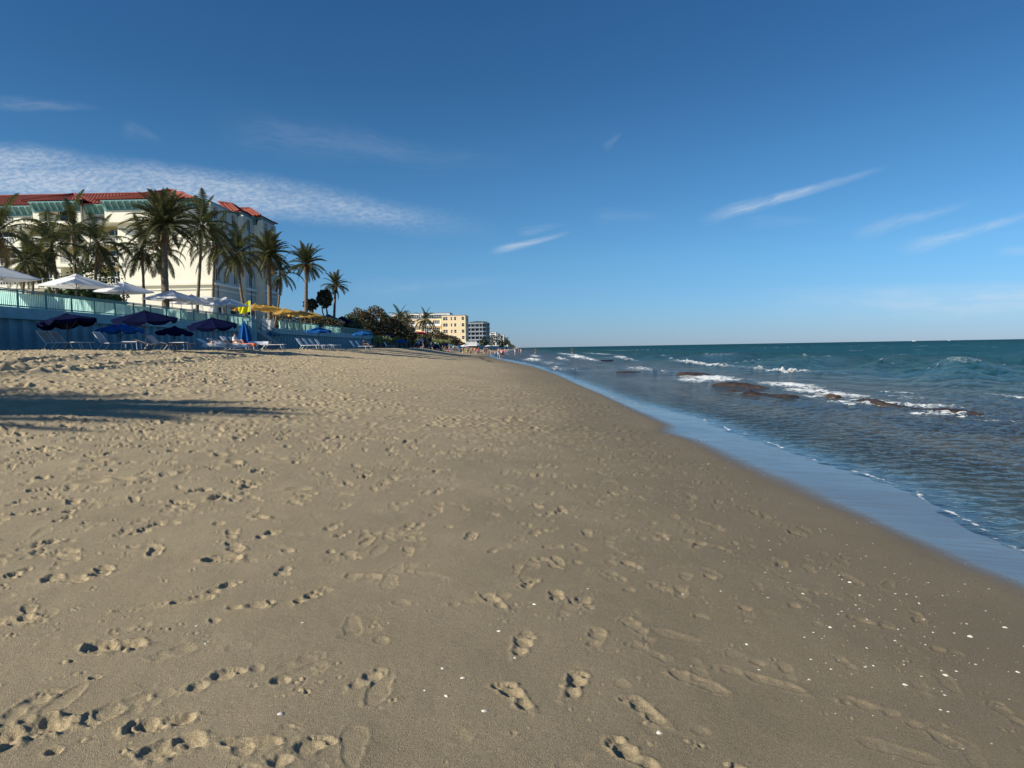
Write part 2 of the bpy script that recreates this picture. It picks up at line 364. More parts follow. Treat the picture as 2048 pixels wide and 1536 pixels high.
KEY = [(225, 1297, 200, 1.1, .045, 3), (445, 1118, 25, 1.1, .045, 3), (132, 1157, 20, 1.1, .035, 3), (45, 1465, 215, 1.25, .055, 3), (322, 1450, 205, 1, .03, 0), (345, 1495, 215, 1, .035, 3),
       (1112, 1190, 100, .8, .036, 3), (1150, 1368, 75, 1, .026, 0), (1028, 1392, 120, 1, .024, 0), (1045, 1290, 80, 1, .020, 0), (988, 1202, 120, .9, .018, 0), (1268, 1512, 130, 1, .022, 0),
       (1452, 1520, 110, 1, .024, 2), (1398, 1362, 140, 1.05, .014, 1), (615, 1195, 70, .9, .022, 0), (535, 1067, 70, .9, .028, 0), (507, 1487, 10, .8, .02, 1), (430, 1362, 60, 1, .020, 0),
       (735, 1357, 60, .9, .015, 0), (600, 1505, 55, 1, .020, 0), (500, 1212, 30, 1, .018, 0), (385, 1200, 40, .9, .02, 1), (145, 1497, 40, .7, .02, 2), (285, 1215, 40, 1, .01, 1),
       (1190, 1275, 75, 1, .013, 0), (1270, 1252, 110, 1, .014, 0), (1290, 1420, 120, 1, .014, 0), (1740, 1245, 150, 1.05, .018, 0), (1230, 1150, 120, .9, .010, 0), (1340, 1180, 150, 1, .012, 0),
       (25, 1240, 20, 1, .032, 3), (110, 1105, 20, 1.2, .028, 3), (335, 1045, 15, .9, .024, 3), (185, 1048, 10, .8, .02, 3), (285, 1093, 20, .8, .02, 3), (180, 1360, 20, .5, .02, 2), (95, 995, 10, 1, .02, 3),
       (1350, 1270, 150, 1, .008, 1), (1610, 1180, 160, 1, .010, 0), (1290, 1300, 130, .9, .008, 0), (1480, 1345, 150, 1, .008, 0), (1550, 1365, 150, 1, .010, 1), (1745, 1415, 150, 1, .010, 0), (1790, 1500, 150, 1.1, .007, 1),
       (235, 1420, 240, 1.05, .014, 0), (720, 1265, 40, .9, .006, 1), (860, 1150, 160, .9, .005, 1), (605, 1345, 50, 1, .006, 1), (345, 1305, 60, 1, .012, 3)]
for k, (x, y, a, s_, d_, kd) in enumerate(KEY):
    p = ground(x, y); foot(p.x, p.y, R(a), s_*.9, d_*(.6 if kd == 3 else 1), kd, 1 if k % 2 else -1, seed=k)
trails = []
for k in range(46):
    x0 = rr.uniform(-6.5, 2.4); ang = R(90)+rr.gauss(0, .22)+(.12 if x0 < -2 else -.05)
    if rr.random() < .4: ang += math.pi
    trails.append((x0, ang, rr.uniform(.72, .98), rr.choice([0, 0, 0, 1, 0, 2]), rr.uniform(.25, 1)))
for k, (x0, ang, s_, kd, st_) in enumerate(trails):
    y0 = rr.uniform(1.8, 2.6) if math.sin(ang) > 0 else 13.0; x, y = x0, y0; n = 0
    stp = rr.uniform(.62, .78)
    while 1.9 < y < 13.3 and -10.3 < x < 3.0:
        s1 = 1 if n % 2 else -1
        fxp, fyp = x-math.sin(ang)*.07*s1, y+math.cos(ang)*.07*s1
        if fxp < 2.5 and rr.random() < .8:
            dd = (.010+.012*max(0, min(1, (1.5-fxp)/6)))*st_*rr.uniform(.5, 1.3)
            foot(fxp, fyp, ang+rr.gauss(0, .1)-.1*s1, s_, dd, kd if rr.random() < .8 else 2, s1, seed=n+k, dist=1.2)
        x += math.cos(ang)*stp; y += math.sin(ang)*stp; ang += rr.gauss(0, .05); n += 1
for k in range(700):   # many light prints from where the near sand runs into the middle distance
    x, y = rr.uniform(-7, 2.7), 3.8+9.5*rr.random()**.8
    foot(x, y, rr.gauss(1.57, .45)+(math.pi if rr.random() < .4 else 0), rr.uniform(.7, .95), rr.uniform(.007, .018)*(1+max(0, -x)*.1)*(.7+.06*y), rr.choice([0, 0, 1, 2, 3]), rr.choice([1, -1]), seed=k)
for k in range(260):   # stray prints, smudges and crumbs
    x, y = rr.uniform(-10, 2.6), rr.uniform(2, 13.3)
    foot(x, y, rr.uniform(0, 6.28), rr.uniform(.6, 1.0), rr.uniform(.003, .009)*(1+max(0, -x)*.16), rr.choice([0, 1, 2, 2, 3]), rr.choice([1, -1]), seed=k)
for k in range(1500):
    x, y = rr.uniform(-10.3, 3.2), rr.uniform(1.9, 13.4); cx, cy = x, y
    for q in range(rr.randint(1, 4)):
        r0 = rr.uniform(.007, .02); dimple(cx+rr.gauss(0, .05), cy+rr.gauss(0, .05), r0, r0*rr.uniform(.6, 1), rr.uniform(0, 3), rr.choice([-1, -1, 1])*rr.uniform(.002, .006)*(1+max(0, -x)*.12), k, 1)
for k in range(23000):
    x = rr.uniform(-27, 2.6); y = 8.2+(79-8.2)*rr.random()**1.25
    lf = max(0., min(1., (-x-2)/9))
    pz = .5+.9*math.sin(x*.9+1.3*math.sin(y*.23)+.4*y)*math.sin(x*.37-y*.31+2)+.35*math.sin(x*2.1+y*.8)
    if rr.random() > max(.10, min(1, pz))*(.8+.2*lf)+.35*lf: continue
    s_ = rr.uniform(.7, 1.25)
    dimple(x, y, .15*s_*rr.uniform(.75, 1.15), (.075+.015*lf)*s_, rr.gauss(1.57, .5), (.0155+.0165*lf)*rr.choice([.3, .45, .6, .8, 1, 1.6]), k)
for k in range(3500):
    x = rr.uniform(-14, 2.3); y = 8.2+50*rr.random()**1.5; s_ = rr.uniform(.08, .12); dimple(x, y, s_, s_*.8, 0, rr.uniform(.01, .024), k)
for k in range(950):   # the same kind of lumps in the near raster's upper left
    x = rr.uniform(-10.2, -1.5); y = rr.uniform(5.5, 13.2)
    if rr.random() > max(0, min(1, (-x-1)/6)) * max(.15, min(1, (y-4.5)/6)): continue
    if rr.random() < .55: foot(x, y, rr.gauss(1.57, .8), rr.uniform(.8, 1.15), rr.uniform(.012, .032), rr.choice([0, 3, 3]), rr.choice([1, -1]), seed=k, dist=1.3)
    else:
        s_ = rr.uniform(.6, 1.1); dimple(x, y, .14*s_, .08*s_, rr.gauss(1.57, .8), rr.uniform(.008, .024), k, 1)
def bil(A, x, y, x0, y0, st):
    fx = np.clip((x-x0)/st, 0, A.shape[1]-1.001); fy = np.clip((y-y0)/st, 0, A.shape[0]-1.001)
    i = fy.astype(int); j = fx.astype(int); a = fx-j; b = fy-i
    return (A[i, j]*(1-a)+A[i, j+1]*a)*(1-b)+(A[i+1, j]*(1-a)+A[i+1, j+1]*a)*b
TRK = [[ground(*p) for p in ((-30, 748), (123, 738), (260, 728), (350, 722), (420, 716), (500, 711))], [ground(*p) for p in ((-40, 742), (60, 722), (160, 713), (260, 708), (330, 705.5))]]
def polyd(X, Y, pts):
    best = np.full(X.shape, 1e9)
    for a, b in zip(pts[:-1], pts[1:]):
        vx, vy = b.x-a.x, b.y-a.y; t = np.clip(((X-a.x)*vx+(Y-a.y)*vy)/(vx*vx+vy*vy), 0, 1)
        dx_, dy_ = X-(a.x+vx*t), Y-(a.y+vy*t); d = np.hypot(dx_, dy_)*np.sign(dx_*vy-dy_*vx); best = np.where(np.abs(d) < np.abs(best), d, best)
    return best

def terrain(X, Y):
    z = base(X, Y); s = sval(X, Y)
    inN = (X > NX0) & (X < NX1) & (Y > NY0) & (Y < NY1); inF = (X > FX0) & (X < FX1) & (Y > FY0) & (Y < FY1)
    hn = bil(NR, X, Y, NX0, NY0, NS)*inN; hf = bil(FR, X, Y, FX0, FY0, FS)*inF
    dn = bil(ND, X, Y, NX0, NY0, NS)*inN; df = bil(FD, X, Y, FX0, FY0, FS)*inF
    wN = sst(13.4, 10.8, Y)*sst(NX0+.2, NX0+2, X)*inN
    z = z+hn*wN+hf*(1-wN); dist_ = dn*wN+df*(1-wN)
    lf = sst(-2.5, -12, X)*sst(260, 60, Y)
    z = z+lf*(.05*vn(X*2.3, Y*2.3, 21)+.035*vn(X*5.1, Y*4.6, 22)*sst(3, 8, Y)+.018*vn(X*11, Y*10, 23)*sst(3, 8, Y))
    z = z+sst(2.6, 1., s)*(.012*vn(X*2.2, Y*1.6, 24)+.004*vn(X*8, Y*6, 25)+.0016*vn(X*30, Y*30, 26)*sst(14, 5, Y))
    for P in TRK:
        d = polyd(X, Y, P); k = sst(9, 14, Y)
        lump = 1+1.6*vn(X*3, Y*3, 27)
        z = z+k*lump*(-.10*np.exp(-((d)/.22)**2)+.085*np.exp(-((d-.42)/.25)**2)+.05*np.exp(-((d+.4)/.2)**2))
    return z, dist_, s
def grid(u0, u1, du, Ys):
    us = np.arange(u0, u1, du); Ug, Yg = np.meshgrid(us, Ys); return Ug*Yg, Yg
def rows(y0, y1, fn):
    out = [y0]
    while out[-1] < y1: out.append(out[-1]+fn(out[-1]))
    return np.array(out)
def keepquads(shape, keep):
    r, c = shape; idx = np.arange(r*c).reshape(r, c)
    q = np.stack([idx[:-1, :-1], idx[:-1, 1:], idx[1:, 1:], idx[1:, :-1]], -1)
    k = keep[:-1, :-1] & keep[1:, 1:] & keep[1:, :-1] & keep[:-1, 1:]
    q = q[k].reshape(-1, 4); used = np.unique(q); remap = np.zeros(r*c, np.int64); remap[used] = np.arange(len(used))
    return remap[q], used
def capfn(y):
    if y < 38: return min(y*y/1050, .085)
    if y < 80: return .20
    return min(y*y/1500, y*.05)
Ys = rows(2.0, 9000, capfn)
X, Y = grid(-1.04, .92, .00165, Ys)
Z, D_, S_ = terrain(X, Y)
keep = (Z > -1.3) & (X > -420)
q, used = keepquads(X.shape, keep)
Xf, Yf, Zf, Df, Sf = (a.ravel()[used] for a in (X, Y, Z, D_, S_))
wetn = .30*vn(Xf*.35, Yf*.22, 31)+.08*vn(Xf*2, Yf*1.2, 32)
wet = sst(3.0, 3.75, Sf+wetn*.45)
damp = sst(-9, 2.6, Sf+wetn*2+1.5*vn(Xf/3, Yf/4, 33))*sst(-2, 9, 9-np.maximum(0, Yf-60)*0.02)
wr = np.exp(-((Sf-.3-1.3*vn(Xf*.2, Yf*.12, 41))/.35)**2)*sst(70, 85, Yf)*sst(150, 112, Yf)  # mask for a darker, wavering band of sand on the far beach
sandm = bpy.data.materials.new('beach_sand'); sandm.use_nodes = True; s = NT(sandm.node_tree); bs = sandm.node_tree.nodes['Principled BSDF']
pos = s.n('ShaderNodeTexCoord').outputs['Object']
A_w, A_d, A_p, A_r = s.attr('wet'), s.attr('damp'), s.attr('disturb'), s.attr('dark_band')
cdry = s.mix(s.rng(s.noise(pos, 1.3, 5, .65), .3, .7, 0, 1), (.37, .295, .178), (.47, .377, .232))
cdmp = s.mix(s.rng(s.noise(pos, .9, 6, .65), .3, .7, 0, 1), (.228, .184, .115), (.290, .235, .148))
c = s.mix(s.m('MULTIPLY', A_d, .95), cdry, cdmp)
c = s.mix(s.m('MULTIPLY', A_p, .8), c, (.44, .35, .21))
pat = s.rng(s.noise(s.vmap(pos, (1, .6, 1)), 1.7, 4, .7, .6), .52, .72, 0, .22); c = s.mix(s.m('MULTIPLY', pat, A_d), c, (.13, .11, .085))
gr = s.noise(pos, 230, 3, .8); g3 = s.noise(pos, 95, 2, .6)
gm = s.m('MULTIPLY', s.rng(gr, .3, .7, .42, 1.62, False), s.rng(g3, .3, .7, .84, 1.16, False))
c = s.mix(1.0, c, s.n('ShaderNodeCombineColor', inp={0: gm, 1: gm, 2: gm}).outputs[0], 'MULTIPLY')
c = s.mix(s.m('MULTIPLY', s.attr('damp2'), .6), c, (.132, .108, .072)); c = s.mix(A_w, c, (.115, .096, .070)); c = s.mix(s.m('MULTIPLY', A_r, .85), c, (.035, .03, .022))
s.set(bs.inputs['Base Color'], c)
nearwet = s.m('POWER', A_w, .8)
s.set(bs.inputs['Roughness'], s.m('ADD', s.rng(nearwet, 0, 1, .92, .10), s.m('MULTIPLY', s.rng(s.noise(s.vmap(pos, (.8, 9, 1), (0, 0, R(12))), 2.2, 4, .6), .4, .7, 0, .16), A_w))); s.set(bs.inputs['IOR'], s.rng(nearwet, 0, 1, 1.35, 1.40))
b0 = s.n('ShaderNodeBump'); s.set(b0.inputs['Strength'], s.rng(A_w, 0, 1, .75, .02)); b0.inputs['Distance'].default_value = .006
s.set(b0.inputs['Height'], s.m('ADD', s.m('MULTIPLY', s.noise(pos, 240, 2, .7), 1.3), s.m('MULTIPLY', s.noise(pos, 60, 4, .7), .9)))
sandm.node_tree.links.new(b0.outputs[0], bs.inputs['Normal'])
me = nmesh('sand_beach', np.stack([Xf, Yf, Zf], 1), q, sandm, True, dict(wet=wet, damp=damp, damp2=sst(-1.0, 3.0, Sf+wetn*2.2), disturb=Df*sst(3, 1, Sf), dark_band=wr))
beach = tag(link('sand_beach', me), 'sandy beach with footprints sloping down to the sea', kind='structure')
print('sand quads', len(q))
# the beach behind and beside the camera, coarse
xs = np.arange(-60, 14, .5); ys = np.array([-60, -40, -25, -15, -8, -4, -2, -1, 0, .5, 1., 1.5, 2.0]); Xc, Yc = np.meshgrid(xs, ys); Zc = base(Xc, Yc)
qc, uc = keepquads(Xc.shape, np.ones_like(Xc, bool))
xf = Xc.ravel()[uc]; sc_ = sval(xf, Yc.ravel()[uc])
me = nmesh('sand', np.stack([xf, Yc.ravel()[uc], Zc.ravel()[uc]], 1), qc, sandm, True, dict(wet=sst(3.28, 3.62, sc_), damp=sst(-9, 2.6, sc_), damp2=sst(-1, 3, sc_), disturb=xf*0, dark_band=xf*0))
tag(link('sand', me), 'sand behind the walker', kind='structure')

# ------------------------------------------------------------------ sea
foam_px = [(1760, 808, 40, 4, .9), (1900, 826, 50, 3.5, .9), (1500, 786, 30, 2, .5), (1620, 793, 30, 2.5, .7), (1340, 714, 6, 1.3, .9), (1420, 707, 5, 1, .9), (1620, 716, 6, 1.2, .9), (1770, 722, 7, 1.2, .8), (1870, 737, 8, 1.6, .7), (1510, 712, 4, 1, .8), (1690, 703, 4, .9, .8), (1990, 722, 6, 1.2, .8), (1400, 727, 22, 5, 1), (1420, 756, 62, 5, 1), (1385, 761, 34, 3.5, .9), (1555, 741, 26, 4.5, 1), (1480, 722, 9, 2.5, .8), (1240, 717, 11, 3, 1), (1158, 715, 16, 3, 1), (1138, 709, 14, 3, .9), (1195, 708, 11, 2.5, .9),
           (1180, 720, 9, 3, .9), (1123, 718, 10, 2.5, .9), (1070, 712, 12, 2.2, .8), (1065, 720, 22, 2.5, .9), (1100, 727, 30, 3, .6), (1112, 738, 26, 3, .7), (1150, 741, 14, 2, .6), (1280, 738, 34, 3.5, .7), (1330, 744, 26, 2.5, .5),
           (1235, 698, 7, 1.2, .9), (1237, 701, 6, 1.2, .8), (1280, 700, 6, 1, .7), (1302, 700, 3, 1, .8), (1548, 695.5, 5, .9, .8), (1580, 771, 42, 7, 1), (1625, 783, 48, 5, .95), (1680, 790, 55, 5, .85), (1740, 802, 52, 5, .85), (1850, 812, 70, 5, .8),
           (1800, 793, 60, 6, .55), (1790, 783, 28, 4, .6), (1880, 828, 70, 4.5, .75), (1990, 841, 60, 3, .55), (2046, 797, 9, 7, 1), (1690, 806, 30, 4, .7), (1460, 757, 30, 3, .7), (1505, 760, 25, 2, .4), (1215, 731, 16, 2, .35), (1520, 742, 14, 2, .5), (1930, 707, 3, .8, .5), (1700, 748, 6, 1.2, .4)]
Yw = rows(3.6, 200, lambda y: max(.012, y*y/2100)); Yw = np.concatenate([Yw, rows(Yw[-1]*1.03, 60000, lambda y: y*.045)])
XW, YW = grid(-.35, .95, .0018, Yw)
sw = sval(XW, YW); gb = np.where(YW < 3000, base(XW, np.minimum(YW, 4000)), -3)
off = sw-4.4        # metres out from the water's edge
zw = np.full(XW.shape, WZ); crest = np.zeros_like(zw)
amp = sst(6, 26, off)*.9+.06*sst(0, 5, off)
lodv = np.maximum(YW*YW/2100, .05)
for k in range(56):
    if k >= 46: lam = 16+(k-46)*3.; th = R(rng.normal(-40, 22)); a_ = .028
    elif k < 8: lam = 5.0+k*1.3; th = R(rng.normal(-28, 14)); a_ = .080*lam/7
    elif k < 26: lam = rng.uniform(1.3, 4.2); th = R(rng.normal(-30, 38)); a_ = .019*lam/2.2
    else: lam = rng.uniform(.16, .62); th = R(rng.normal(-35, 60)); a_ = .0125*lam
    kx, ky = -math.cos(th), -math.sin(th); ph = rng.uniform(0, 6.28)
    fx_ = 2*math.pi/lam; f_ = sst(lam*.9, lam*.35, lodv)
    arg = fx_*(kx*XW+ky*YW)+ph+.8*vn(XW/9, YW/9, 50+k % 7)
    A_ = amp if k < 26 or k >= 46 else .25+.9*sst(0, 9, off)
    g_ = (1+1.3*vn(XW/(lam*2.5), YW/(lam*3.5), 60+k))*.9
    wv_ = np.sin(arg); wv_ = wv_+.25*np.cos(2*arg) if k < 26 else wv_
    if k < 8: wv_ = 2*((np.sin(arg)+1)/2)**2.3-.75
    if 8 <= k < 26: A_ = A_*sst(2, 20, off)
    zw += a_*A_*f_*g_*wv_
    if k < 26: crest += a_*A_*g_*wv_
fo = np.zeros_like(zw)
for (cx, cy, rx, ry, st_) in foam_px:
    p = wpt(cx, cy); sc_x = rx*p.y/FPX; sc_y = ry*1.5*p.y*p.y/(FPX*1.88); sl_ = (.35 if cy > 750 and cx > 1500 else .0)
    if p.y > 400: continue
    ex = (XW-p.x); ey = (YW-p.y)+ex*sl_
    e = (ex/sc_x)**2+(ey/sc_y)**2
    f_ = np.exp(-e*.9)*st_; fo = np.maximum(fo, f_)
    zw += np.exp(-e*1.3)*(.11+.30*vn(XW*3.1, YW*3.1, 77)+.2*vn(XW*8, YW*8, 78))*min(1.6, p.y/30)*st_*(1 if cy < 745 else .3)
# swash edge: thin film running up the sand
edge = .007*vn(YW*.9, XW*.4, 70)+.005*vn(YW*2.7, XW*1.5, 71)
zw += edge*sst(3.5, .2, off)
zw += sst(2.6, .9, off)*sst(.2, .9, off)*.012*(1+vn(YW*.8, XW, 72))
dep = zw-gb
fo = np.maximum(fo, .74*np.exp(-((off-.10-.22*vn(YW*1.1, XW*0, 74))/.06)**2)*sst(120, 60, YW)*(.80+.35*vn(YW*4.5, XW*4, 75)))
fo = np.maximum(fo, .40*np.exp(-((dep-.004)/.02)**2)*sst(40, 60, YW))
wh = crest*sst(12, 30, off); fo = np.maximum(fo, sst(.20, .42, wh)*.48)
keepw = dep > -.06
qw, uw = keepquads(XW.shape, keepw)
seam = bpy.data.materials.new('sea_water'); seam.use_nodes = True; nt = seam.node_tree; nt.nodes.clear(); s = NT(nt)
pos = s.n('ShaderNodeTexCoord').outputs['Object']; A_f, A_dp, A_o = s.attr('foam'), s.attr('depth'), s.attr('dist')
n1 = s.noise(s.vmap(pos, (.02, .05, 1)), 1, 4, .6); A_off = s.attr('off')
deep = s.mix(s.rng(n1, .35, .65, 0, 1), (.002, .044, .062), (.003, .070, .082))
mid = s.mix(s.rng(s.noise(pos, .22, 3, .6), .35, .65, 0, 1), (.006, .038, .034), (.014, .064, .056))
body = s.mix(s.rng(A_off, 26, 70, 0, 1), mid, deep)
shal = s.mix(s.rng(s.noise(s.vmap(pos, (.5, .22, 1)), 1, 4, .65, .8), .4, .62, 0, 1), (.042, .045, .040), (.085, .082, .062))
body = s.mix(s.rng(A_off, 5, 24, 0, 1), shal, body)
dif = s.n('ShaderNodeBsdfDiffuse'); s.set(dif.inputs[0], body)
trn = s.n('ShaderNodeBsdfTransparent'); s.set(trn.inputs[0], (.72, .80, .76))
opa = s.rng(A_dp, 0.0, .30, .12, 1)
mb = s.n('ShaderNodeMixShader'); s.set(mb.inputs[0], opa); nt.links.new(trn.outputs[0], mb.inputs[1]); nt.links.new(dif.outputs[0], mb.inputs[2])
bmp = s.n('ShaderNodeBump'); s.set(bmp.inputs['Strength'], s.rng(A_dp, .0, .10, .12, .85)); bmp.inputs['Distance'].default_value = .11
hA = s.noise(s.vmap(pos, (1.1, 1.5, 1), (0, 0, R(25))), 7.5, 4, .62, .5); hB = s.noise(s.vmap(pos, (.22, .28, 1), (0, 0, R(30))), 1.5, 5, .65, .3)
hC = s.noise(s.vmap(pos, (.05, .05, 1)), 1.2, 5, .7)
hh = s.m('ADD', s.m('MULTIPLY', hA, s.rng(A_o, 8, 60, 1.2, .5)), s.m('MULTIPLY', hB, s.rng(A_o, 10, 80, .6, 12)))
hh = s.m('ADD', hh, s.m('MULTIPLY', hC, s.rng(A_o, 20, 130, 0, 75)))
hD = s.noise(s.vmap(pos, (.009, .012, 1)), 1.2, 5, .7); hh = s.m('ADD', hh, s.m('MULTIPLY', hD, s.rng(A_o, 120, 600, 0, 520)))
s.set(bmp.inputs['Height'], hh)
gl = s.n('ShaderNodeBsdfGlossy'); s.set(gl.inputs['Roughness'], s.rng(A_o, 10, 150, .05, .22)); nt.links.new(bmp.outputs[0], gl.inputs['Normal']); gl.inputs[0].default_value = (1, 1, 1, 1)
fr = s.n('ShaderNodeFresnel'); fr.inputs[0].default_value = 1.33; nt.links.new(bmp.outputs[0], fr.inputs['Normal'])
nt.links.new(bmp.outputs[0], dif.inputs['Normal'])
frf = s.m('MINIMUM', s.m('MULTIPLY', fr.outputs[0], s.rng(A_off, 4, 50, 1.0, .50)), s.rng(A_off, 4, 50, .75, .42))
mg = s.n('ShaderNodeMixShader'); s.set(mg.inputs[0], frf); nt.links.new(mb.outputs[0], mg.inputs[1]); nt.links.new(gl.outputs[0], mg.inputs[2])
fd = s.n('ShaderNodeBsdfDiffuse'); fd.inputs[0].default_value = (.80, .82, .80, 1)
ft = s.m('ADD', s.m('MULTIPLY', s.noise(s.vmap(pos, (1, 1, 1)), 2.3, 6, .72, .9), .62), s.m('MULTIPLY', s.noise(pos, 9, 4, .7, .5), .38))
fmask = s.rng(s.m('ADD', A_f, s.m('MULTIPLY', s.m('SUBTRACT', ft, .5), 3.6)), .55, .90, 0, 1)
fmask = s.m('MULTIPLY', fmask, s.rng(A_f, .06, .3, 0, .95))
mf = s.n('ShaderNodeMixShader'); s.set(mf.inputs[0], fmask); nt.links.new(mg.outputs[0], mf.inputs[1]); nt.links.new(fd.outputs[0], mf.inputs[2])
ou = s.n('ShaderNodeOutputMaterial'); nt.links.new(mf.outputs[0], ou.inputs[0])
uwf = lambda a: a.ravel()[uw]
me = nmesh('sea', np.stack([uwf(XW), uwf(YW), uwf(zw)], 1), qw, seam, True, dict(foam=uwf(fo), depth=uwf(dep), dist=uwf(np.hypot(XW, YW)), off=uwf(off)))
tag(link('sea', me), 'blue green sea with small breaking waves', kind='structure')
print('sea quads', len(qw))

# reef rocks in the shallows
def rockm():
    m = bpy.data.materials.new('wet_reef_rock'); m.use_nodes = True; s = NT(m.node_tree); bs = m.node_tree.nodes['Principled BSDF']
    pos = s.n('ShaderNodeTexCoord').outputs['Object']; nz = s.noise(pos, 5, 5, .7)
    s.set(bs.inputs['Base Color'], s.mix(s.rng(nz, .35, .65, 0, 1), (.014, .010, .008), (.075, .042, .021))); bs.inputs['Roughness'].default_value = .5
    b = s.n('ShaderNodeBump'); b.inputs['Strength'].default_value = .9; b.inputs['Distance'].default_value = .08; s.set(b.inputs['Height'], s.noise(pos, 9, 5, .7)); m.node_tree.links.new(b.outputs[0], bs.inputs['Normal'])
    return m
M['rock'] = rockm()
def reef(pa, pb, wid, hgt, label, seed):
    A, B = wpt(*pa), wpt(*pb); L = (B-A).length; n, mseg = max(24, int(L*9)), 12; t = (B-A).normalized(); sd = Vector((-t.y, t.x, 0)); c0 = (A+B)/2
    us = np.linspace(-.5, .5, n); vs = np.linspace(-1, 1, mseg); Ug, Vg = np.meshgrid(us, vs)
    wob = vn(Ug*L*.9, Vg*0+seed, seed)*wid*.9
    xx = Ug*L*t.x+(Vg*wid*.5*(1+.8*vn(Ug*L*1.3, Vg*0, seed+1))+wob)*sd.x; yy = Ug*L*t.y+(Vg*wid*.5*(1+.8*vn(Ug*L*1.3, Vg*0, seed+1))+wob)*sd.y
    env = np.clip(1-np.abs(Vg)**3, 0, 1)*np.clip((.5-np.abs(Ug))*14, 0, 1)**.5
    zz = env*(hgt*.50+.13*vn(xx*1.3+9, yy*1.3, seed+2)+.05*vn(xx*6, yy*6, seed+3)+.03*vn(xx*15, yy*15, seed+4))-.30*(1-env)+.0
    qq, uu = keepquads(xx.shape, np.ones_like(xx, bool))
    me = nmesh('reef_rock', np.stack([xx.ravel(), yy.ravel(), zz.ravel()], 1), qq, M['rock'], True)
    o = link('reef_rock', me, loc=(c0.x, c0.y, WZ)); tag(o, label, 'reef rock', 'reef rocks in the shallows')
reef((1440, 769), (1535, 778), 1.1, .16, 'brown flat reef rock left of the long foam streak, upper of two', 80)
reef((1446, 782), (1600, 796), .9, .11, 'low brown rock strip just shoreward of the upper reef rock', 84)
reef((1650, 795), (1674, 797), .6, .14, 'small brown rock peeking out of the white foam streak', 88)
reef((1700, 800), (1990, 833), .85, .17, 'long narrow brown reef ledge at the right side of the sea', 92)
reef((1228, 745), (1300, 744.5), 2.2, .06, 'olive brown rock in quiet water below a thin foam line', 96)
reef((1193, 723), (1217, 723), 3.0, .34, 'dark rounded rock between two small breakers', 100)
reef((1360, 750), (1396, 752), 2.0, .24, 'reddish rock beside the widest breaker', 104)

# ------------------------------------------------------------------ terrace, sea wall, fence
WX = -28.0; ZB, ZC, ZT, ZF = 1.2, 3.58, 4.22, 5.18
Y0, Y1, Y2, Y3 = 6., 74.5, 80.5, 134.8
b = MB(); b.box(-140, WX-.25, -30, 150, 1.0, 4.2); b.box(-140, -60, 150, 420, 1.0, 3.0)
tag(b.build('terrace', M['floor']), 'raised terrace behind the sea wall', kind='structure')
def pile_mesh(L):
    prof = [(0, 0), (.18, 0), (.36, -.2), (.74, -.2), (.92, 0), (L, 0)]; b = MB()
    vs = [(x, y, z) for z in (ZB, ZC-.002) for (y, x) in prof]; n = len(prof)
    bk = [(-.3, 0), (-.3, L)]
    b.add(vs, [(i, i+1, n+i+1, n+i) for i in range(n-1)])
    for i in range(n-1):
        yy0, x0 = prof[i]; yy1, x1 = prof[i+1]; e = .012
        vsb = [(x0-e, yy0, ZB), (x1-e, yy1, ZB), (x1-e, yy1, ZC-.01), (x0-e, yy0, ZC-.01)]
        b.add(vsb, [(3, 2, 1, 0)])
    return b.mesh('sheet_pile', M['steel'])
PL = 1.1; pm = pile_mesh(PL)
def seawall(ya, yb, label):
    t = thing('sea_wall', label, 'sea wall', (WX, ya, 0), group='sea walls of blue steel piles')
    n = int(round((yb-ya)/PL))
    for i in range(n): link('sheet_pile', pm, t, (0, i*PL, 0))
    y = 0
    while y < yb-ya-.1:
        l = min(6.1, yb-ya-y); b = MB(); b.box(-.45, .16, 0, l-.02, ZC, ZT); b.box(.16, .20, 0, l-.02, ZC, ZC+.12); b.build('concrete_cap', M['cap'], t, loc=(0, y, 0)); y += 6.1
    b = MB(); b.box(-.30, -.28, 0, yb-ya, ZB, ZC); b.build('backing', M['cap'], t)
    return t
seawall(Y0, Y1, 'blue green corrugated sea wall left of the beach stairs'); seawall(Y2, Y3, 'blue green corrugated sea wall right of the beach stairs, ending by the bushes')
pk = MB().box(-.012, .012, -.009, .009, ZT+.08, ZF-.07).mesh('picket', M['fence']); po = MB().box(-.045, .045, -.045, .045, ZT, ZF+.03).mesh('post', M['fence'])
def fence(ya, yb, label, nparts):
    t = thing('railing', label, 'railing', (WX-.05, ya, 0), group='turquoise railings on the sea wall')
    L = yb-ya; sp = .15; n = int(L/sp); rest = MB()
    vis0 = max(0, int((34-ya)/sp))
    for i in range(n):
        if vis0 <= i < vis0+nparts: link('picket', pk, t, (0, i*sp, 0))
        else: rest.box(-.012, .012, i*sp-.009, i*sp+.009, ZT+.08, ZF-.07)
    o = rest.build('pickets', M['fence'], t); o['kind'] = 'stuff'
    for i in range(int(L/2.4)+1): link('post', po, t, (0, min(i*2.4+.06, L-.05), 0))
    for z in (ZT+.05, ZF-.07): b = MB(); b.box(-.04, .04, 0, L, z, z+.07); b.build('rail', M['fence'], t)
    b = MB(); b.box(-.05, .05, 0, L, ZF+.03, ZF+.07); b.build('handrail', M['fence'], t)
fence(Y0, Y1-1, 'turquoise picket railing on the sea wall left of the stairs', 290); fence(Y2+3, Y3, 'turquoise railing on the far sea wall below the yellow parasols', 0)
def windbreak(ya, yb, label, wl, gaps=()):
    t = thing('windbreak', label, 'windbreak', (WX-.32, ya, 0), group='pale turquoise windbreak screens'); y = 0
    while y < yb-ya-wl:
        o_ = MB().box(-.012, .012, .03, wl-.03, ZT+.02, ZF-.10).build('panel', M['panel'], t, loc=(0, y, 0)); y += wl
    return t
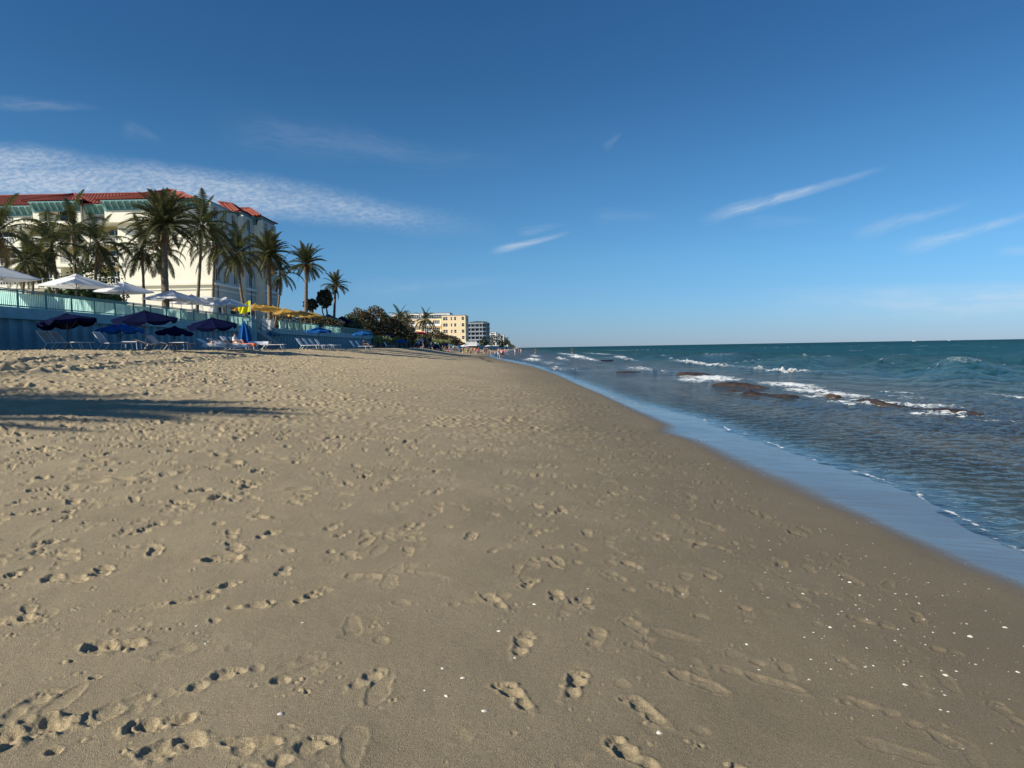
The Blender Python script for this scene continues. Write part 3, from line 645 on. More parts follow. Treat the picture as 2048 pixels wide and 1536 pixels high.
windbreak(20, Y1-1.2, 'translucent pale turquoise screen behind the near picket railing', 1.5); windbreak(Y2+3.2, Y3-.5, 'translucent pale turquoise screen behind the far railing', 1.5)

# beach stairs between the two walls, with a landing railing
t = thing('beach_stairs', 'landing and steps down to the sand between the sea walls', 'stairs', (WX, Y1, 0))
b = MB(); b.box(-4.5, -.02, .02, Y2-Y1-.02, 1.2, 3.9); b.build('landing', M['cap'], t)
for i in range(11): MB().box(.0+i*.27, .27+i*.27, .8, 2.6, 1.3, 3.7-i*.19).build('step', M['grey'], t)
for i in range(40): MB().box(-.02, .02, 2.9+i*.085, 2.93+i*.085, 3.9, 5.15).build('baluster', M['white'], t)
for z in (3.95, 5.1): MB().box(-.04, .03, 2.8, 6.4, z, z+.07).build('rail', M['white'], t)
for yy in (2.85, 4.6, 6.35): MB().box(-.06, .05, yy-.05, yy+.05, 3.9, 5.25).build('post', M['white'], t)
b = MB()
for yy in (.75, 2.65):
    b.tube([(0, yy, 4.9), (3.0, yy, 2.7)], .03); b.tube([(0, yy, 4.4), (3.0, yy, 2.2)], .02)
    for i in range(6): b.tube([(i*.6, yy, 3.6-i*.42), (i*.6, yy, 4.9-i*.44)], .025)
b.build('stair_railing', M['fence'], t)
t = thing('round_pillar', 'squat grey green pillar at the head of the stairs', 'pillar', (WX+.1, Y1-.7, 0))
MB().tube([(0, 0, 1.4), (0, 0, 4.7), (0, 0, 4.75), (0, 0, 4.95)], [.55, .55, .62, .62], 16).build('shaft', M['cap'], t); MB().tube([(0, 0, 4.95), (0, 0, 5.2), (0, 0, 5.35)], [.45, .35, .1], 14).build('cap', M['cap'], t)

# ------------------------------------------------------------------ hotel
def facade(b, a0, a1, z0, z1, holes, plane, axis, th=.35):
    """wall face with rectangular holes; axis 'y': plane is y=const, faces -y; axis 'x': plane x=const, faces +x"""
    xs = sorted({a0, a1, *[h[0] for h in holes], *[h[1] for h in holes]}); zs = sorted({z0, z1, *[h[2] for h in holes], *[h[3] for h in holes]})
    P = (lambda a, z, d: (a, plane+d, z)) if axis == 'y' else (lambda a, z, d: (plane-d, a, z))
    for i in range(len(xs)-1):
        for j in range(len(zs)-1):
            cx, cz = (xs[i]+xs[i+1])/2, (zs[j]+zs[j+1])/2
            if any(h[0] < cx < h[1] and h[2] < cz < h[3] for h in holes): continue
            b.add([P(xs[i], zs[j], 0), P(xs[i+1], zs[j], 0), P(xs[i+1], zs[j+1], 0), P(xs[i], zs[j+1], 0)], [(0, 1, 2, 3)])
    for h in holes:
        d = h[4] if len(h) > 4 else th
        for (p, q_) in (((h[0], h[2]), (h[1], h[2])), ((h[1], h[2]), (h[1], h[3])), ((h[1], h[3]), (h[0], h[3])), ((h[0], h[3]), (h[0], h[2]))):
            b.add([P(*p, 0), P(*q_, 0), P(*q_, d), P(*p, d)], [(0, 1, 2, 3)])
HT = thing('hotel', 'large cream hotel with red tiled roof and teal eaves behind the palms', 'hotel', (0, 0, 0))
HY, HX = 105., -45.; FL = [4.2, 11.8, 14.85, 17.9, 20.95]
def window(par, a0, a1, z0, z1, plane, axis, n=2, fm='white'):
    P = (lambda u0, u1, d0, d1, c0, c1: (u0, u1, plane+d0, plane+d1, c0, c1)) if axis == 'y' else (lambda u0, u1, d0, d1, c0, c1: (plane-d1, plane-d0, u0, u1, c0, c1))
    g = MB().box(*P(a0, a1, .06, .09, z0, z1)).build('window', M['glass'], par); f = .07; b = MB()
    b.box(*P(a0, a1, .0, .05, z0, z0+f)); b.box(*P(a0, a1, 0, .05, z1-f, z1))
    for i in range(n+1):
        c_ = a0+(a1-a0-f)*i/n; b.box(*P(c_, c_+f, .003, .053, z0+f, z1-f))
    b.build('frame', M[fm], g); return g
def rail(par, a0, a1, z, plane, axis, h=1.0, step=.5):
    P = (lambda u0, u1, d0, d1, c0, c1: (u0, u1, plane+d0, plane+d1, c0, c1)) if axis == 'y' else (lambda u0, u1, d0, d1, c0, c1: (plane-d1, plane-d0, u0, u1, c0, c1))
    b = MB(); b.box(*P(a0, a1, 0, .08, z+h-.1, z+h)); b.box(*P(a0, a1, 0, .06, z+.1, z+.16)); a = a0
    while a < a1: b.box(*P(a, a+.05, .01, .05, z+.16, z+h-.1)); a += step
    return b.build('balcony_rail', M['white'], par)
OPN = [(-86.5, -80.5), (-79.2, -74.2), (-72.9, -68.9), (-67.6, -64.4), (-62.4, -58.9)]
holes = []
for fz in FL[1:4]:
    for (a, c_) in OPN: holes.append((a, c_, fz+.25, fz+2.7, 2.2))
for (a, c_) in OPN: holes.append((a, c_, 8.6, 11.2, 2.2)); holes.append((a+.2, c_-.2, 4.8, 7.6, 2.2))
holes += [(a, c_, FL[4]+.25, FL[4]+2.45, 2.2) for (a, c_) in OPN]
b = MB(); facade(b, -92, HX, 4.2, 23.6, holes, HY, 'y')
b.build('front_wall', M['stucco'], HT)
for h in holes: MB().add([(h[0]-.02, HY+2.2, h[2]-.02), (h[1]+.02, HY+2.2, h[2]-.02), (h[1]+.02, HY+2.2, h[3]+.02), (h[0]-.02, HY+2.2, h[3]+.02)], [(0, 1, 2, 3)]).build('loggia_back_wall', M['loggia'], HT)
for h in holes:
    w_ = h[1]-h[0]; n = 3 if w_ > 4.5 else 2; ww = min(2.6, w_*.55)
    x0 = h[0]+(w_-ww)*(.35 if w_ > 4 else .6)
    window(HT, x0, x0+ww, h[2]+.02, h[2]+2.05, HY+2.1, 'y', n)
    rail(HT, h[0], h[1], h[2]-.02, HY+.02, 'y', .95, .22 if h[2] > 14 else .4)
def holes_side(y0, y1, k):
    out = []
    for fz in FL[1:]:
        n = max(1, int((y1-y0)/2.7))
        for i in range(n):
            c_ = y0+(y1-y0)*(i+.5)/n; out.append((c_-.65, c_+.65, fz+.55, fz+2.35))
    return out
def archpts(c_, r, z, n=10): return [(c_+r*math.cos(math.pi*k/n), z+r*math.sin(math.pi*k/n)) for k in range(n+1)]
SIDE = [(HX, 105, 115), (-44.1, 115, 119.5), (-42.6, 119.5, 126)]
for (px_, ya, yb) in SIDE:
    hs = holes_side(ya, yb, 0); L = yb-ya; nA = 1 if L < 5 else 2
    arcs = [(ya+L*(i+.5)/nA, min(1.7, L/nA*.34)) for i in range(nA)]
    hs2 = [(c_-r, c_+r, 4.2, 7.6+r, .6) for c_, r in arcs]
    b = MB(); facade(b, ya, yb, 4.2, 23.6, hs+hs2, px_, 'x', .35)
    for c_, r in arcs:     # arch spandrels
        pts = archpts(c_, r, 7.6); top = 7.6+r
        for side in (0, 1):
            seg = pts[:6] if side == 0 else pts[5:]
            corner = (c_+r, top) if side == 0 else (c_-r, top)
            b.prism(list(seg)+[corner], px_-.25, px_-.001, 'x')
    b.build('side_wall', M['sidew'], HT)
    for h in hs: window(HT, h[0], h[1], h[2], h[3], px_-.30, 'x', 2)
    for c_, r in arcs: MB().box(px_-.62, px_-.58, c_-r, c_+r, 4.2, 7.6+r).build('arch_glass', M['glass'], HT)
for (xa, xb, y) in ((HX, -44.1, 115), (-44.1, -42.6, 119.5)):
    b = MB(); b.add([(xa, y, 4.2), (xb, y, 4.2), (xb, y, 23.6), (xa, y, 23.6)], [(0, 1, 2, 3)]); b.build('return_wall', M['stucco'], HT)
b = MB(); b.add([(-42.6, 126, 4.2), (-92, 126, 4.2), (-92, 126, 23.6), (-42.6, 126, 23.6)], [(0, 1, 2, 3)]); b.add([(-92, 126, 4.2), (-92, 105, 4.2), (-92, 105, 23.6), (-92, 126, 23.6)], [(0, 1, 2, 3)])
b.add([(-92, 105, 23.59), (HX, 105, 23.59), (HX, 126, 23.59), (-92, 126, 23.59)], [(0, 1, 2, 3)]); b.add([(HX, 115, 23.59), (-44.1, 115, 23.59), (-44.1, 126, 23.59), (HX, 126, 23.59)], [(0, 1, 2, 3)]); b.build('rear_wall', M['whitewall'], HT)
# string courses
for z, d, hh_ in ((11.55, .38, .35), (10.9, .14, .18)):
    b = MB(); b.box(-58.6, HX+d, HY-d, HY-.003, z, z+hh_); b.build('string_course', M['stucco'], HT)
    b = MB(); b.box(HX+.003, HX+d, HY-.0, 115-.003, z, z+hh_); b.box(-44.097, -44.1+d, 115-d, 119.497, z, z+hh_); b.box(-42.597, -42.6+d, 119.5-d, 126+d, z, z+hh_); b.build('string_course', M['whitewall'], HT)
for fz in FL[1:]:
    for (a, c_) in ((-92, -63.9), (-62.9, -58.4)):
        MB().box(a, c_, HY-.22, HY-.003, fz-.28, fz+.22).build('balcony_band', M['stucco'], HT)
b = MB()
for fz in FL[1:4]:
    for x_ in (-75.6, -70.8, -59.9): b.box(x_, x_+.35, HY-.30, HY-.222, fz-.08, fz+.06)
b.build('soffit_light', M['grey'], HT)
# bays that stand forward of the front
for (xa, xb) in ((-70.4, -63.4), (-59.9, -49.5)):
    b = MB(); y = 103.6; hs = [(xa+.9, xb-.9, FL[4]+.1, FL[4]+2.2, 1.38)] if xa < -65 else []
    facade(b, xa, xb, FL[4]-.25, 23.2, hs, y, 'y')
    for x_, sg in ((xa, 1), (xb, -1)): b.add([(x_, y, FL[4]-.25), (x_, HY-.005, FL[4]-.25), (x_, HY-.005, 23.2), (x_, y, 23.2)], [(0, 1, 2, 3) if sg < 0 else (3, 2, 1, 0)])
    b.add([(xa, y, FL[4]-.25), (xb, y, FL[4]-.25), (xb, HY-.005, FL[4]-.25), (xa, HY-.005, FL[4]-.25)], [(3, 2, 1, 0)])
    b.build('bay_wall', M['stucco'], HT)
    if hs: window(HT, xa+3, xb-1.2, FL[4]+.12, FL[4]+2.0, 104.9, 'y', 2)
# teal cornices with brackets, roofs
def cornice(x0, y0, x1, y1, z, name='cornice'):
    """runs along an edge, outside on the right hand of travel"""
    v = Vector((x1-x0, y1-y0, 0)); L = v.length; v.normalize(); o = Vector((v.y, -v.x, 0)); b = MB()
    prof = [(0.004, z-1.25), (.18, z-1.25), (.18, z-.75), (.95, z-.12), (.95, z+.05), (0.004, z+.05)]
    A = Vector((x0, y0, 0)); B = Vector((x1, y1, 0)); n = len(prof)
    b.add([A+o*p+Vector((0, 0, h)) for p, h in prof]+[B+o*p+Vector((0, 0, h)) for p, h in prof], [tuple(range(n)), tuple(range(n, 2*n))[::-1]]+[(i, i+n, (i+1) % n+n, (i+1) % n) for i in range(n)])
    c_ = b.build(name, M['teal'], HT); k = int(L/.95)
    for i in range(k+1):
        b = MB(); p = A+v*(L*(i+.5)/(k+1)); q0 = [(.19, z-1.1), (.36, z-1.1), (.98, z-.28), (.98, z-.14), (.19, z-.14)]
        m_ = len(q0); s0, s1 = p-v*.08, p+v*.08
        b.add([s0+o*a+Vector((0, 0, h)) for a, h in q0]+[s1+o*a+Vector((0, 0, h)) for a, h in q0], [tuple(range(m_)), tuple(range(m_, 2*m_))[::-1]]+[(j, j+m_, (j+1) % m_+m_, (j+1) % m_) for j in range(m_)])
        b.build('bracket', mat('pale_teal_bracket', (.24, .42, .40), .6, .06, 2), c_)
cornice(-92, HY, -70.4, HY, 23.4); cornice(-70.4, 103.6, -63.4, 103.6, 23.65); cornice(-63.4, HY, -59.9, HY, 23.4); cornice(-59.9, 103.6, -49.5, 103.6, 23.65); cornice(-49.5, HY, HX-1.2, HY, 24.0)
cornice(HX-1.4, 105.2, HX-1.4, 115, 24.0); cornice(-45.2, 115.0, -45.2, 119.5, 24.0); cornice(-43.7, 119.5, -43.7, 126, 24.0)
cornice(HX-1.2, 115, -45.2, 115, 24.0); cornice(-45.2, 119.5, -43.7, 119.5, 24.0)
def tiled(name, corners, par=HT, pitch=.55):
    """a sloped roof plane: two eave points, two ridge points, ribbed with rows of barrel tiles running down the slope"""
    e0, e1, r1, r0 = [Vector(c_) for c_ in corners]; L = max((e1-e0).length, (r1-r0).length); n = max(2, int(L/pitch))
    nrm = (e1-e0).cross(r0-e0); nrm = nrm.normalized() if nrm.length > 1e-6 else (e1-e0).cross(r1-e0).normalized()
    if nrm.z < 0: nrm = -nrm
    b = MB(); vs = []; m_ = n*4; R_ = 4
    for i in range(m_+1):
        f = i/m_; up_ = abs(math.sin(f*n*math.pi))*.11
        for j in range(R_+1):
            g = j/R_; vs.append(e0.lerp(e1, f).lerp(r0.lerp(r1, f), g)+nrm*up_)
    b.add(vs, [(i*(R_+1)+j, (i+1)*(R_+1)+j, (i+1)*(R_+1)+j+1, i*(R_+1)+j+1) for i in range(m_) for j in range(R_)])
    o = b.build(name, M['tile'], par)
    cap_ = MB(); cap_.tube([r0+nrm*.1, r1+nrm*.1], .14, 6) if (r1-r0).length > .3 else None
    for a_, c2 in ((e0, r0), (e1, r1)): cap_.tube([a_+nrm*.08, c2+nrm*.08], .13, 6)
    cap_.build('ridge_tile', M['tile'], o)
    return o
ez = 23.5; ey = 104.0
tiled('roof', [(-93, ey, ez), (-47, ey, ez), (-52, 111.5, 26.5), (-93, 111.5, 26.5)])
tiled('roof', [(-71.4, 102.6, 23.75), (-62.4, 102.6, 23.75), (-66.9, 108, 25.85), (-66.9, 108, 25.85)]); tiled('roof', [(-62.4, 102.6, 23.75), (-62.4, 106.6, 23.85), (-66.9, 108, 25.85), (-66.9, 108, 25.85)]); tiled('roof', [(-71.4, 106.6, 23.85), (-71.4, 102.6, 23.75), (-66.9, 108, 25.85), (-66.9, 108, 25.85)])
tiled('roof', [(-60.9, 102.6, 23.75), (-46.3, 102.6, 23.75), (-51.8, 107.5, 26.0), (-52.4, 107.5, 26.0)])
tiled('roof', [(-46.3, 102.6, 23.75), (-46.3, 115.2, 23.65), (-51.0, 116.0, 25.9), (-51.8, 107.5, 26.0)]); tiled('roof', [(-60.9, 107.5, 23.85), (-60.9, 102.6, 23.75), (-52.4, 107.5, 26.0), (-52.4, 107.5, 26.0)])
tiled('roof', [(-46.4, 114.6, 24.15), (-44.6, 114.6, 24.15), (-47, 117.5, 25.9), (-49, 117.5, 26.2)]); tiled('roof', [(-44.6, 114.6, 24.15), (-44.6, 119.6, 24.15), (-47, 119.6, 25.9), (-47, 117.5, 25.9)])
tiled('roof', [(-45, 118.7, 24.15), (-42.6, 118.7, 24.15), (-45.6, 122, 26.0), (-48, 122, 26.0)]); tiled('roof', [(-42.6, 118.7, 24.15), (-42.6, 127, 24.15), (-47.0, 124.5, 25.9), (-45.6, 122, 26.0)])
tiled('roof', [(-93, 127, ez), (-42.6, 127, 24.1), (-48, 121, 26.2), (-93, 111.6, 26.4)][::1])
for (x_, y_, za, zb) in ((-62.9, 103.3, FL[4], 24.), (HX+.15, 106.2, 4.2, 11.5), (-44.0, 117.2, 4.2, 23), (-62.9, 104.8, 4.2, FL[4])):
    MB().tube([(x_, y_, za), (x_, y_, zb)], .07, 6).build('downpipe', M['pole'], HT)

# ------------------------------------------------------------------ palms
def frond(name, L, e0, droop, leaf, lw, hang, n, m, seed, vee=.5):
    r_ = random.Random(seed); vs = []; fs = []
    P = Vector((0, 0, 0)); el = R(e0); seg = 26; pts = [P.copy()]; els = [el]
    for i in range(seg):
        el -= R(droop)/seg*(.5+1.1*i/seg); P = P+Vector((math.cos(el), 0, math.sin(el)))*L/seg; pts.append(P.copy()); els.append(el)
    b = MB(); b.tube([pts[i] for i in range(0, seg+1, 4)]+[pts[-1]], [.045*(1-.8*i/7) for i in range(len(range(0, seg+1, 4))+1)], 4)
    for i in range(n):
        f = .14+.86*i/n; k = f*seg; j = min(int(k), seg-1); p = pts[j].lerp(pts[j+1], k-j); e = els[j]
        t = Vector((math.cos(e), 0, math.sin(e))); nr = Vector((-math.sin(e), 0, math.cos(e)))
        ll = leaf*(math.sin(math.pi*min(1, .18+f*.86))**.6)*r_.uniform(.8, 1.12)
        for sd in (-1, 1):
            s_ = Vector((0, sd, 0)); dirn = (t*r_.uniform(.5, .8)+s_*1.0+nr*(vee*r_.uniform(.4, 1.4))).normalized()
            d2 = (dirn+Vector((0, 0, -hang*r_.uniform(.6, 1.3)))).normalized()
            w_ = t*lw*.5; mid_ = p+dirn*ll*.45; tip = mid_+d2*ll*.6
            b.add([p-w_, p+w_, mid_+w_*.9, mid_-w_*.9, tip], [(0, 1, 2, 3), (3, 2, 4)])
    return b.mesh(name, m)
DV = [frond('frond', 3.5, e, dr, .62, .075, .12, 42, M['date'], 10+i, .45) for i, (e, dr) in enumerate([(84, 30), (66, 42), (48, 50), (28, 55), (8, 55), (-18, 45)])]
DD = [frond('frond', 2.9, -50, 35, .5, .07, .3, 30, M['dead'], 30, .1)]
CV = [frond('frond', 4.3, e, dr, .85, .085, h, 42, M['coco'], 40+i, .12) for i, (e, dr, h) in enumerate([(82, 45, .5), (62, 85, .8), (42, 95, 1.1), (20, 95, 1.3), (-5, 75, 1.5), (-38, 45, .9)])]
CDd = [frond('frond', 3.0, -60, 25, .55, .08, .9, 26, M['dead'], 60, .1)]
def tmesh(base_, top, r0, r1, kind, seed):
    r_ = random.Random(seed); n = 22; pts = []; rad = []
    side = Vector((r_.uniform(-1, 1), r_.uniform(-.3, .3), 0))*.35
    for i in range(n+1):
        f = i/n; p = base_.lerp(top, f); bend = math.sin(math.pi*f)*(.9 if kind == 'c' else .15); p = p+side*bend
        pts.append(p-base_); rad.append((r0+(r1-r0)*f)*(1+.05*((i % 2)*2-1))*(1.35 if f < .05 and kind == 'c' else 1))
    return MB().tube(pts, rad, 10).mesh('trunk', M['bark'], True)
def palm(kind, cx, cy, bx, Yd, label, sc=1., nf=None, seed=0, baseZ=4.2, cpos=None, bpos=None, group='palms on the hotel terrace', name=None, dead=1., asym=0):
    top = Vector(cpos) if cpos else at(cx, cy, Yd); bs_ = Vector(bpos) if bpos else Vector((px2x(bx, Yd), Yd, baseZ))
    r_ = random.Random(seed); t = thing(name or ('date_palm' if kind == 'd' else 'coconut_palm'), label, 'palm tree', bs_, group=group)
    r0, r1 = ((.30, .22) if kind == 'd' else (.20, .12)); r0 *= sc; r1 *= sc
    link('trunk', tmesh(bs_, top, r0, r1, kind, seed), t)
    h = top-bs_
    if kind == 'd': MB().tube([h-Vector((0, 0, 1.5*sc)), h-Vector((0, 0, 1.2*sc)), h-Vector((0, 0, .5*sc)), h+Vector((0, 0, .1))], [.24*sc, .33*sc, .42*sc, .25*sc], 10).build('crown_base', M['boot'], t, True)
    else: MB().tube([h-Vector((0, 0, .5*sc)), h, h+Vector((0, 0, .4*sc))], [.14*sc, .2*sc, .1*sc], 8).build('crown_base', M['boot'], t, True)
    V_ = DV if kind == 'd' else CV; nf = nf or (58 if kind == 'd' else 26)
    for i in range(nf):
        f = (i+.5)/nf; k = min(len(V_)-1, int(f**(.95 if kind == 'd' else .8)*len(V_))); az = i*2.39996+r_.uniform(-.25, .25)
        o = link('frond', V_[k], t, h+Vector((0, 0, .1)), (r_.gauss(0, .12), r_.gauss(0, .09), az), sc*r_.uniform(.86, 1.1))
    for i in range(int((5 if kind == 'd' else 3)*dead)):
        link('frond', (DD if kind == 'd' else CDd)[0], t, h-Vector((0, 0, .2)), (0, r_.uniform(-.2, .3), r_.uniform(0, 6.28)), sc*r_.uniform(.8, 1.))['label'] = 'brown dead frond'
    return t
palm('d', 328, 452, 336, 62, 'biggest date palm, thick trunk, before the blank cream hotel wall', 1.0, 74, 1)
palm('d', 537, 512, 541, 92, 'date palm with dark thick trunk at the hotel far corner', 1.04, 66, 2)
palm('d', 613, 530, 613, 106, 'tall date palm standing free against the sky right of the hotel', 1.0, 54, 3)
palm('d', 671, 572, 668, 138, 'smallest date palm, rightmost on the terrace, beside the round tree', .92, 40, 4)
palm('c', 146, 462, 152, 62, 'coconut palm in front of the hotel left bay', .85, 20, 5)
palm('c', 103, 494, 115, 56, 'coconut palm with leaning trunk left of the largest white parasol', .78, 19, 6)
palm('c', 196, 490, 194, 60, 'coconut palm with dead fronds behind two white parasols', .82, 20, 7, dead=2)
palm('c', 52, 522, 50, 52, 'bushy low palm on the far left, left of its twin', .62, 24, 8); palm('c', 68, 530, 68, 54, 'bushy low palm on the far left, right of its twin', .62, 24, 9)
palm('c', 284, 500, 291, 66, 'coconut palm with thin trunk left of the biggest date palm', .78, 24, 10)
palm('c', 322, 505, 331, 76, 'coconut palm half hidden behind the thick date palm trunk', .85, 24, 11)
palm('c', 405, 455, 394, 72, 'tall coconut palm leaning right with a bright upright frond', .95, 26, 12)
palm('c', 431, 492, 428, 84, 'coconut palm at the lit corner edge of the hotel', .95, 26, 13)
palm('c', 476, 510, 498, 84, 'coconut palm whose thin trunk leans left before the shaded hotel side', .95, 24, 14)
palm('c', 560, 548, 548, 94, 'slim coconut palm leaning right of the dark date palm', .85, 18, 15)
palm('c', -6, 470, -10, 48, 'palm cut by the left edge of the photo', .8, 24, 16)
# palms outside the frame, casting the long shadows on the sand
for k, (cx, cy, cz) in enumerate([(-32.8, -.6, 14.4), (-32.0, -2.7, 13.0), (-35.0, 40.0, 12.6)]):
    palm('d', 0, 0, 0, 0, ['tall date palm standing left of the view near the wall', 'shorter date palm standing left of the view', 'date palm beyond the left edge by the railing'][k], 1.1, 64, 30+k, cpos=(cx, cy, cz), bpos=(cx-1.6, cy, 4.2))

# ------------------------------------------------------------------ bushes and trees
def leaves(c_, r, n, size, m, seed, name='crown', par=None, shell=.55, flat=.35, zmin=None):
    g = np.random.default_rng(seed); d = g.normal(size=(n, 3)); d /= np.linalg.norm(d, axis=1)[:, None]
    lk = .4 if m == M['grape'] else 1.; lump = 1+.28*lk*np.sin(d[:, 0]*5+seed)*np.sin(d[:, 1]*4+seed*2)+.18*lk*np.sin(d[:, 2]*9+d[:, 0]*7+seed)
    p = d*(g.uniform(shell, 1, n)**.6*lump)[:, None]*np.array(r)
    if zmin is not None: p[:, 2] = np.maximum(p[:, 2], zmin+g.uniform(0, .3, n))
    p += np.array(c_); a = g.normal(size=(n, 3)); a[:, 2] *= 1-flat; a /= np.linalg.norm(a, axis=1)[:, None]
    b_ = np.cross(a, g.normal(size=(n, 3))); b_ /= np.linalg.norm(b_, axis=1)[:, None]; sz = size*g.uniform(.5, 1.3, n)[:, None]
    co = np.stack([p-a*sz*.5, p+b_*sz*.42, p+a*sz*.5, p-b_*sz*.42], 1).reshape(-1, 3); qd = np.arange(n*4).reshape(n, 4)
    me = nmesh(name, co, qd, m, False); return link(name, me, par)
def bush(x, ybase, Yd, w_, h, n, m, label, seed, cat='shrub', name='shrub', size=.4, depth=None, zb=None, group=None, trunk=True):
    X_ = px2x(x, Yd); z = at(x, ybase, Yd).z if zb is None else zb
    t = thing(name, label, cat, (X_, Yd, z), group=group); leaves((0, 0, h*.5), (w_/2, (depth or w_)/2, h*.55), int(n*(2.0 if m == M['grape'] else 1.2)), size*(.8 if m == M['grape'] else 1), m, seed, 'crown', t)
    if trunk:
        b = MB(); r_ = random.Random(seed)
        for i in range(4): b.tube([(r_.uniform(-.2, .2)*w_, 0, -.4), (r_.uniform(-.25, .25)*w_, r_.uniform(-.2, .2)*w_, h*.6)], [.12, .04], 5)
        b.build('stem', M['bark'], t)
    return t
G_ = 'sea grape bushes on the dune'
bush(722, 690, 150, 7.0, 7.2, 3600, M['grape'], 'tall rust tinted sea grape bush right behind the end of the wall', 50, group=G_)
bush(752, 692, 155, 8.5, 8.2, 4600, M['grape'], 'highest part of the sea grape mound, rounded top', 51, group=G_)
bush(782, 692, 160, 8, 6.4, 3800, M['grape'], 'sea grape bush sloping down right of the highest mound', 52, group=G_)
bush(806, 692, 168, 7, 4.9, 2600, M['grape'], 'low dark sea grape bush below the first distant palm', 53, group=G_)
bush(832, 692, 180, 6, 3.4, 1800, M['hedge'], 'small dark bush behind the lifeguard stand', 54, group=G_)
bush(870, 694, 225, 8, 5.0, 1800, M['grape'], 'dark shrub right of the red lifeguard parasol', 55, size=.5, group=G_)
bush(893, 696, 235, 9, 4.2, 1800, M['grape'], 'brownish shrub before the yellow building lower corner', 56, size=.5, group=G_)
bush(912, 697, 250, 7, 2.8, 1300, M['grape'], 'low shrub at the foot of the yellow building', 57, size=.5, group=G_)
bush(700, 640, 142, 4.6, 3.6, 1500, M['hedge'], 'spiky green shrub between the dark canopies and the mound', 58, zb=4.6)
t = bush(653, 620, 135, 2.9, 3.1, 1700, M['grape'], 'round topped brownish tree on a forked trunk left of the last palm', 59, 'tree', 'small_tree', zb=at(653, 613, 135).z)
MB().tube([(.2, 0, -3.6), (.35, 0, -1.2), (.1, 0, .9)], [.2, .16, .1], 7).build('trunk', M['bark'], t); MB().tube([(.2, 0, -3.2), (-.5, 0, -1.2), (-.7, 0, .8)], [.16, .12, .07], 7).build('trunk', M['bark'], t)
t = bush(624, 620, 115, 2.2, 1.7, 800, M['grape'], 'small scraggly tree just right of the free standing date palm', 60, 'tree', 'small_tree', zb=at(624, 620, 115).z)
MB().tube([(.2, 0, -2.6), (.0, 0, .6)], [.2, .1], 7).build('trunk', M['bark'], t)
for k, (x, Yd, w_, h, n, lb, m_) in enumerate([(168, 58, 6, 2.9, 2600, 'hedge below the largest white parasol', 'hedge'), (212, 60, 4.5, 2.4, 1700, 'hedge behind the second white parasol pole', 'hedge'), (148, 63, 4, 4.2, 1300, 'leafy shrub rising behind the largest white parasol', 'hedge'), (186, 66, 5, 6.0, 2200, 'tall dark shrub below the palm with dead fronds', 'hedge'),
                                          (590, 100, 9, 2.6, 2600, 'hedge under the yellow parasols right of the hotel', 'grape'), (635, 112, 8, 2.8, 2400, 'hedge behind the turquoise gazebo', 'grape'), (676, 126, 6, 2.6, 1500, 'hedge below the last date palm', 'hedge'), (700, 132, 6, 2.2, 1500, 'dark hedge at the end of the terrace', 'hedge')]):
    bush(x, 0, Yd, w_, h, n, M[m_], lb, 70+k, 'hedge', 'hedge', .28, 2.2, 4.2, 'hedges on the terrace')
# dune grass and timber bulkhead beyond the wall
def grassstrip(x0, x1, y0, y1, z, n, name, label, hgt=.9):
    g = np.random.default_rng(3); px_ = g.uniform(0, 1, n); X_ = x0+(x1-x0)*px_+g.uniform(-2.5, 2.5, n); Yy = y0+(y1-y0)*px_+g.uniform(-3, 3, n)
    zz = z+g.uniform(-.1, .6, n); az = g.uniform(0, 6.28, n); l = g.uniform(.5, 1.2, n)*hgt; ln = g.normal(0, .25, (n, 2))
    co = np.stack([np.stack([X_-np.cos(az)*.12, Yy-np.sin(az)*.12, zz], 1), np.stack([X_+np.cos(az)*.12, Yy+np.sin(az)*.12, zz], 1), np.stack([X_+ln[:, 0], Yy+ln[:, 1], zz+l], 1)], 1).reshape(-1, 3)
    me = nmesh(name, co, np.arange(n*3).reshape(n, 3), M['grass'], False, tris=True); return tag(link(name, me), label, 'grass', kind='stuff')
grassstrip(-30, -24, 136, 225, 3.0, 14000, 'dune_grass', 'yellow green dune grass above the timber bulkhead')
b = MB(); b.prism([(-45, 135.5), (-28.6, 136), (-26, 165), (-24, 200), (-23, 260), (-60, 260)], 1.5, 3.1); tag(b.build('dune', sandm), 'sand dune behind the timber bulkhead', kind='structure')
t = thing('timber_bulkhead', 'dark weathered timber bulkhead with planks below the dune grass', 'bulkhead', (0, 0, 0))
PTS = [(-28.2, 135.2), (-25.8, 165), (-23.8, 200), (-22.8, 258)]
for (ax, ay), (bx, by) in zip(PTS[:-1], PTS[1:]):
    v = Vector((bx-ax, by-ay)); L = v.length; n = int(L/1.9); ang = math.atan2(v.y, v.x)
    for i in range(n):
        c_ = Vector((ax, ay))+v*((i+.5)/n); MB().box(-L/n*.49, L/n*.49, -.05, .05, 1.4, 3.15+random.uniform(-.05, .05)).build('plank', M['wood'], t, loc=(c_.x, c_.y, 0), rot=(0, 0, ang))
    n2 = int(L/3.8)
    for i in range(n2+1):
        c_ = Vector((ax, ay))+v*(i/max(1, n2)); MB().tube([(0.2, 0, 1.2), (0.2, 0, 3.5)], .14, 8).build('post', M['wood'], t, loc=(c_.x, c_.y, 0))

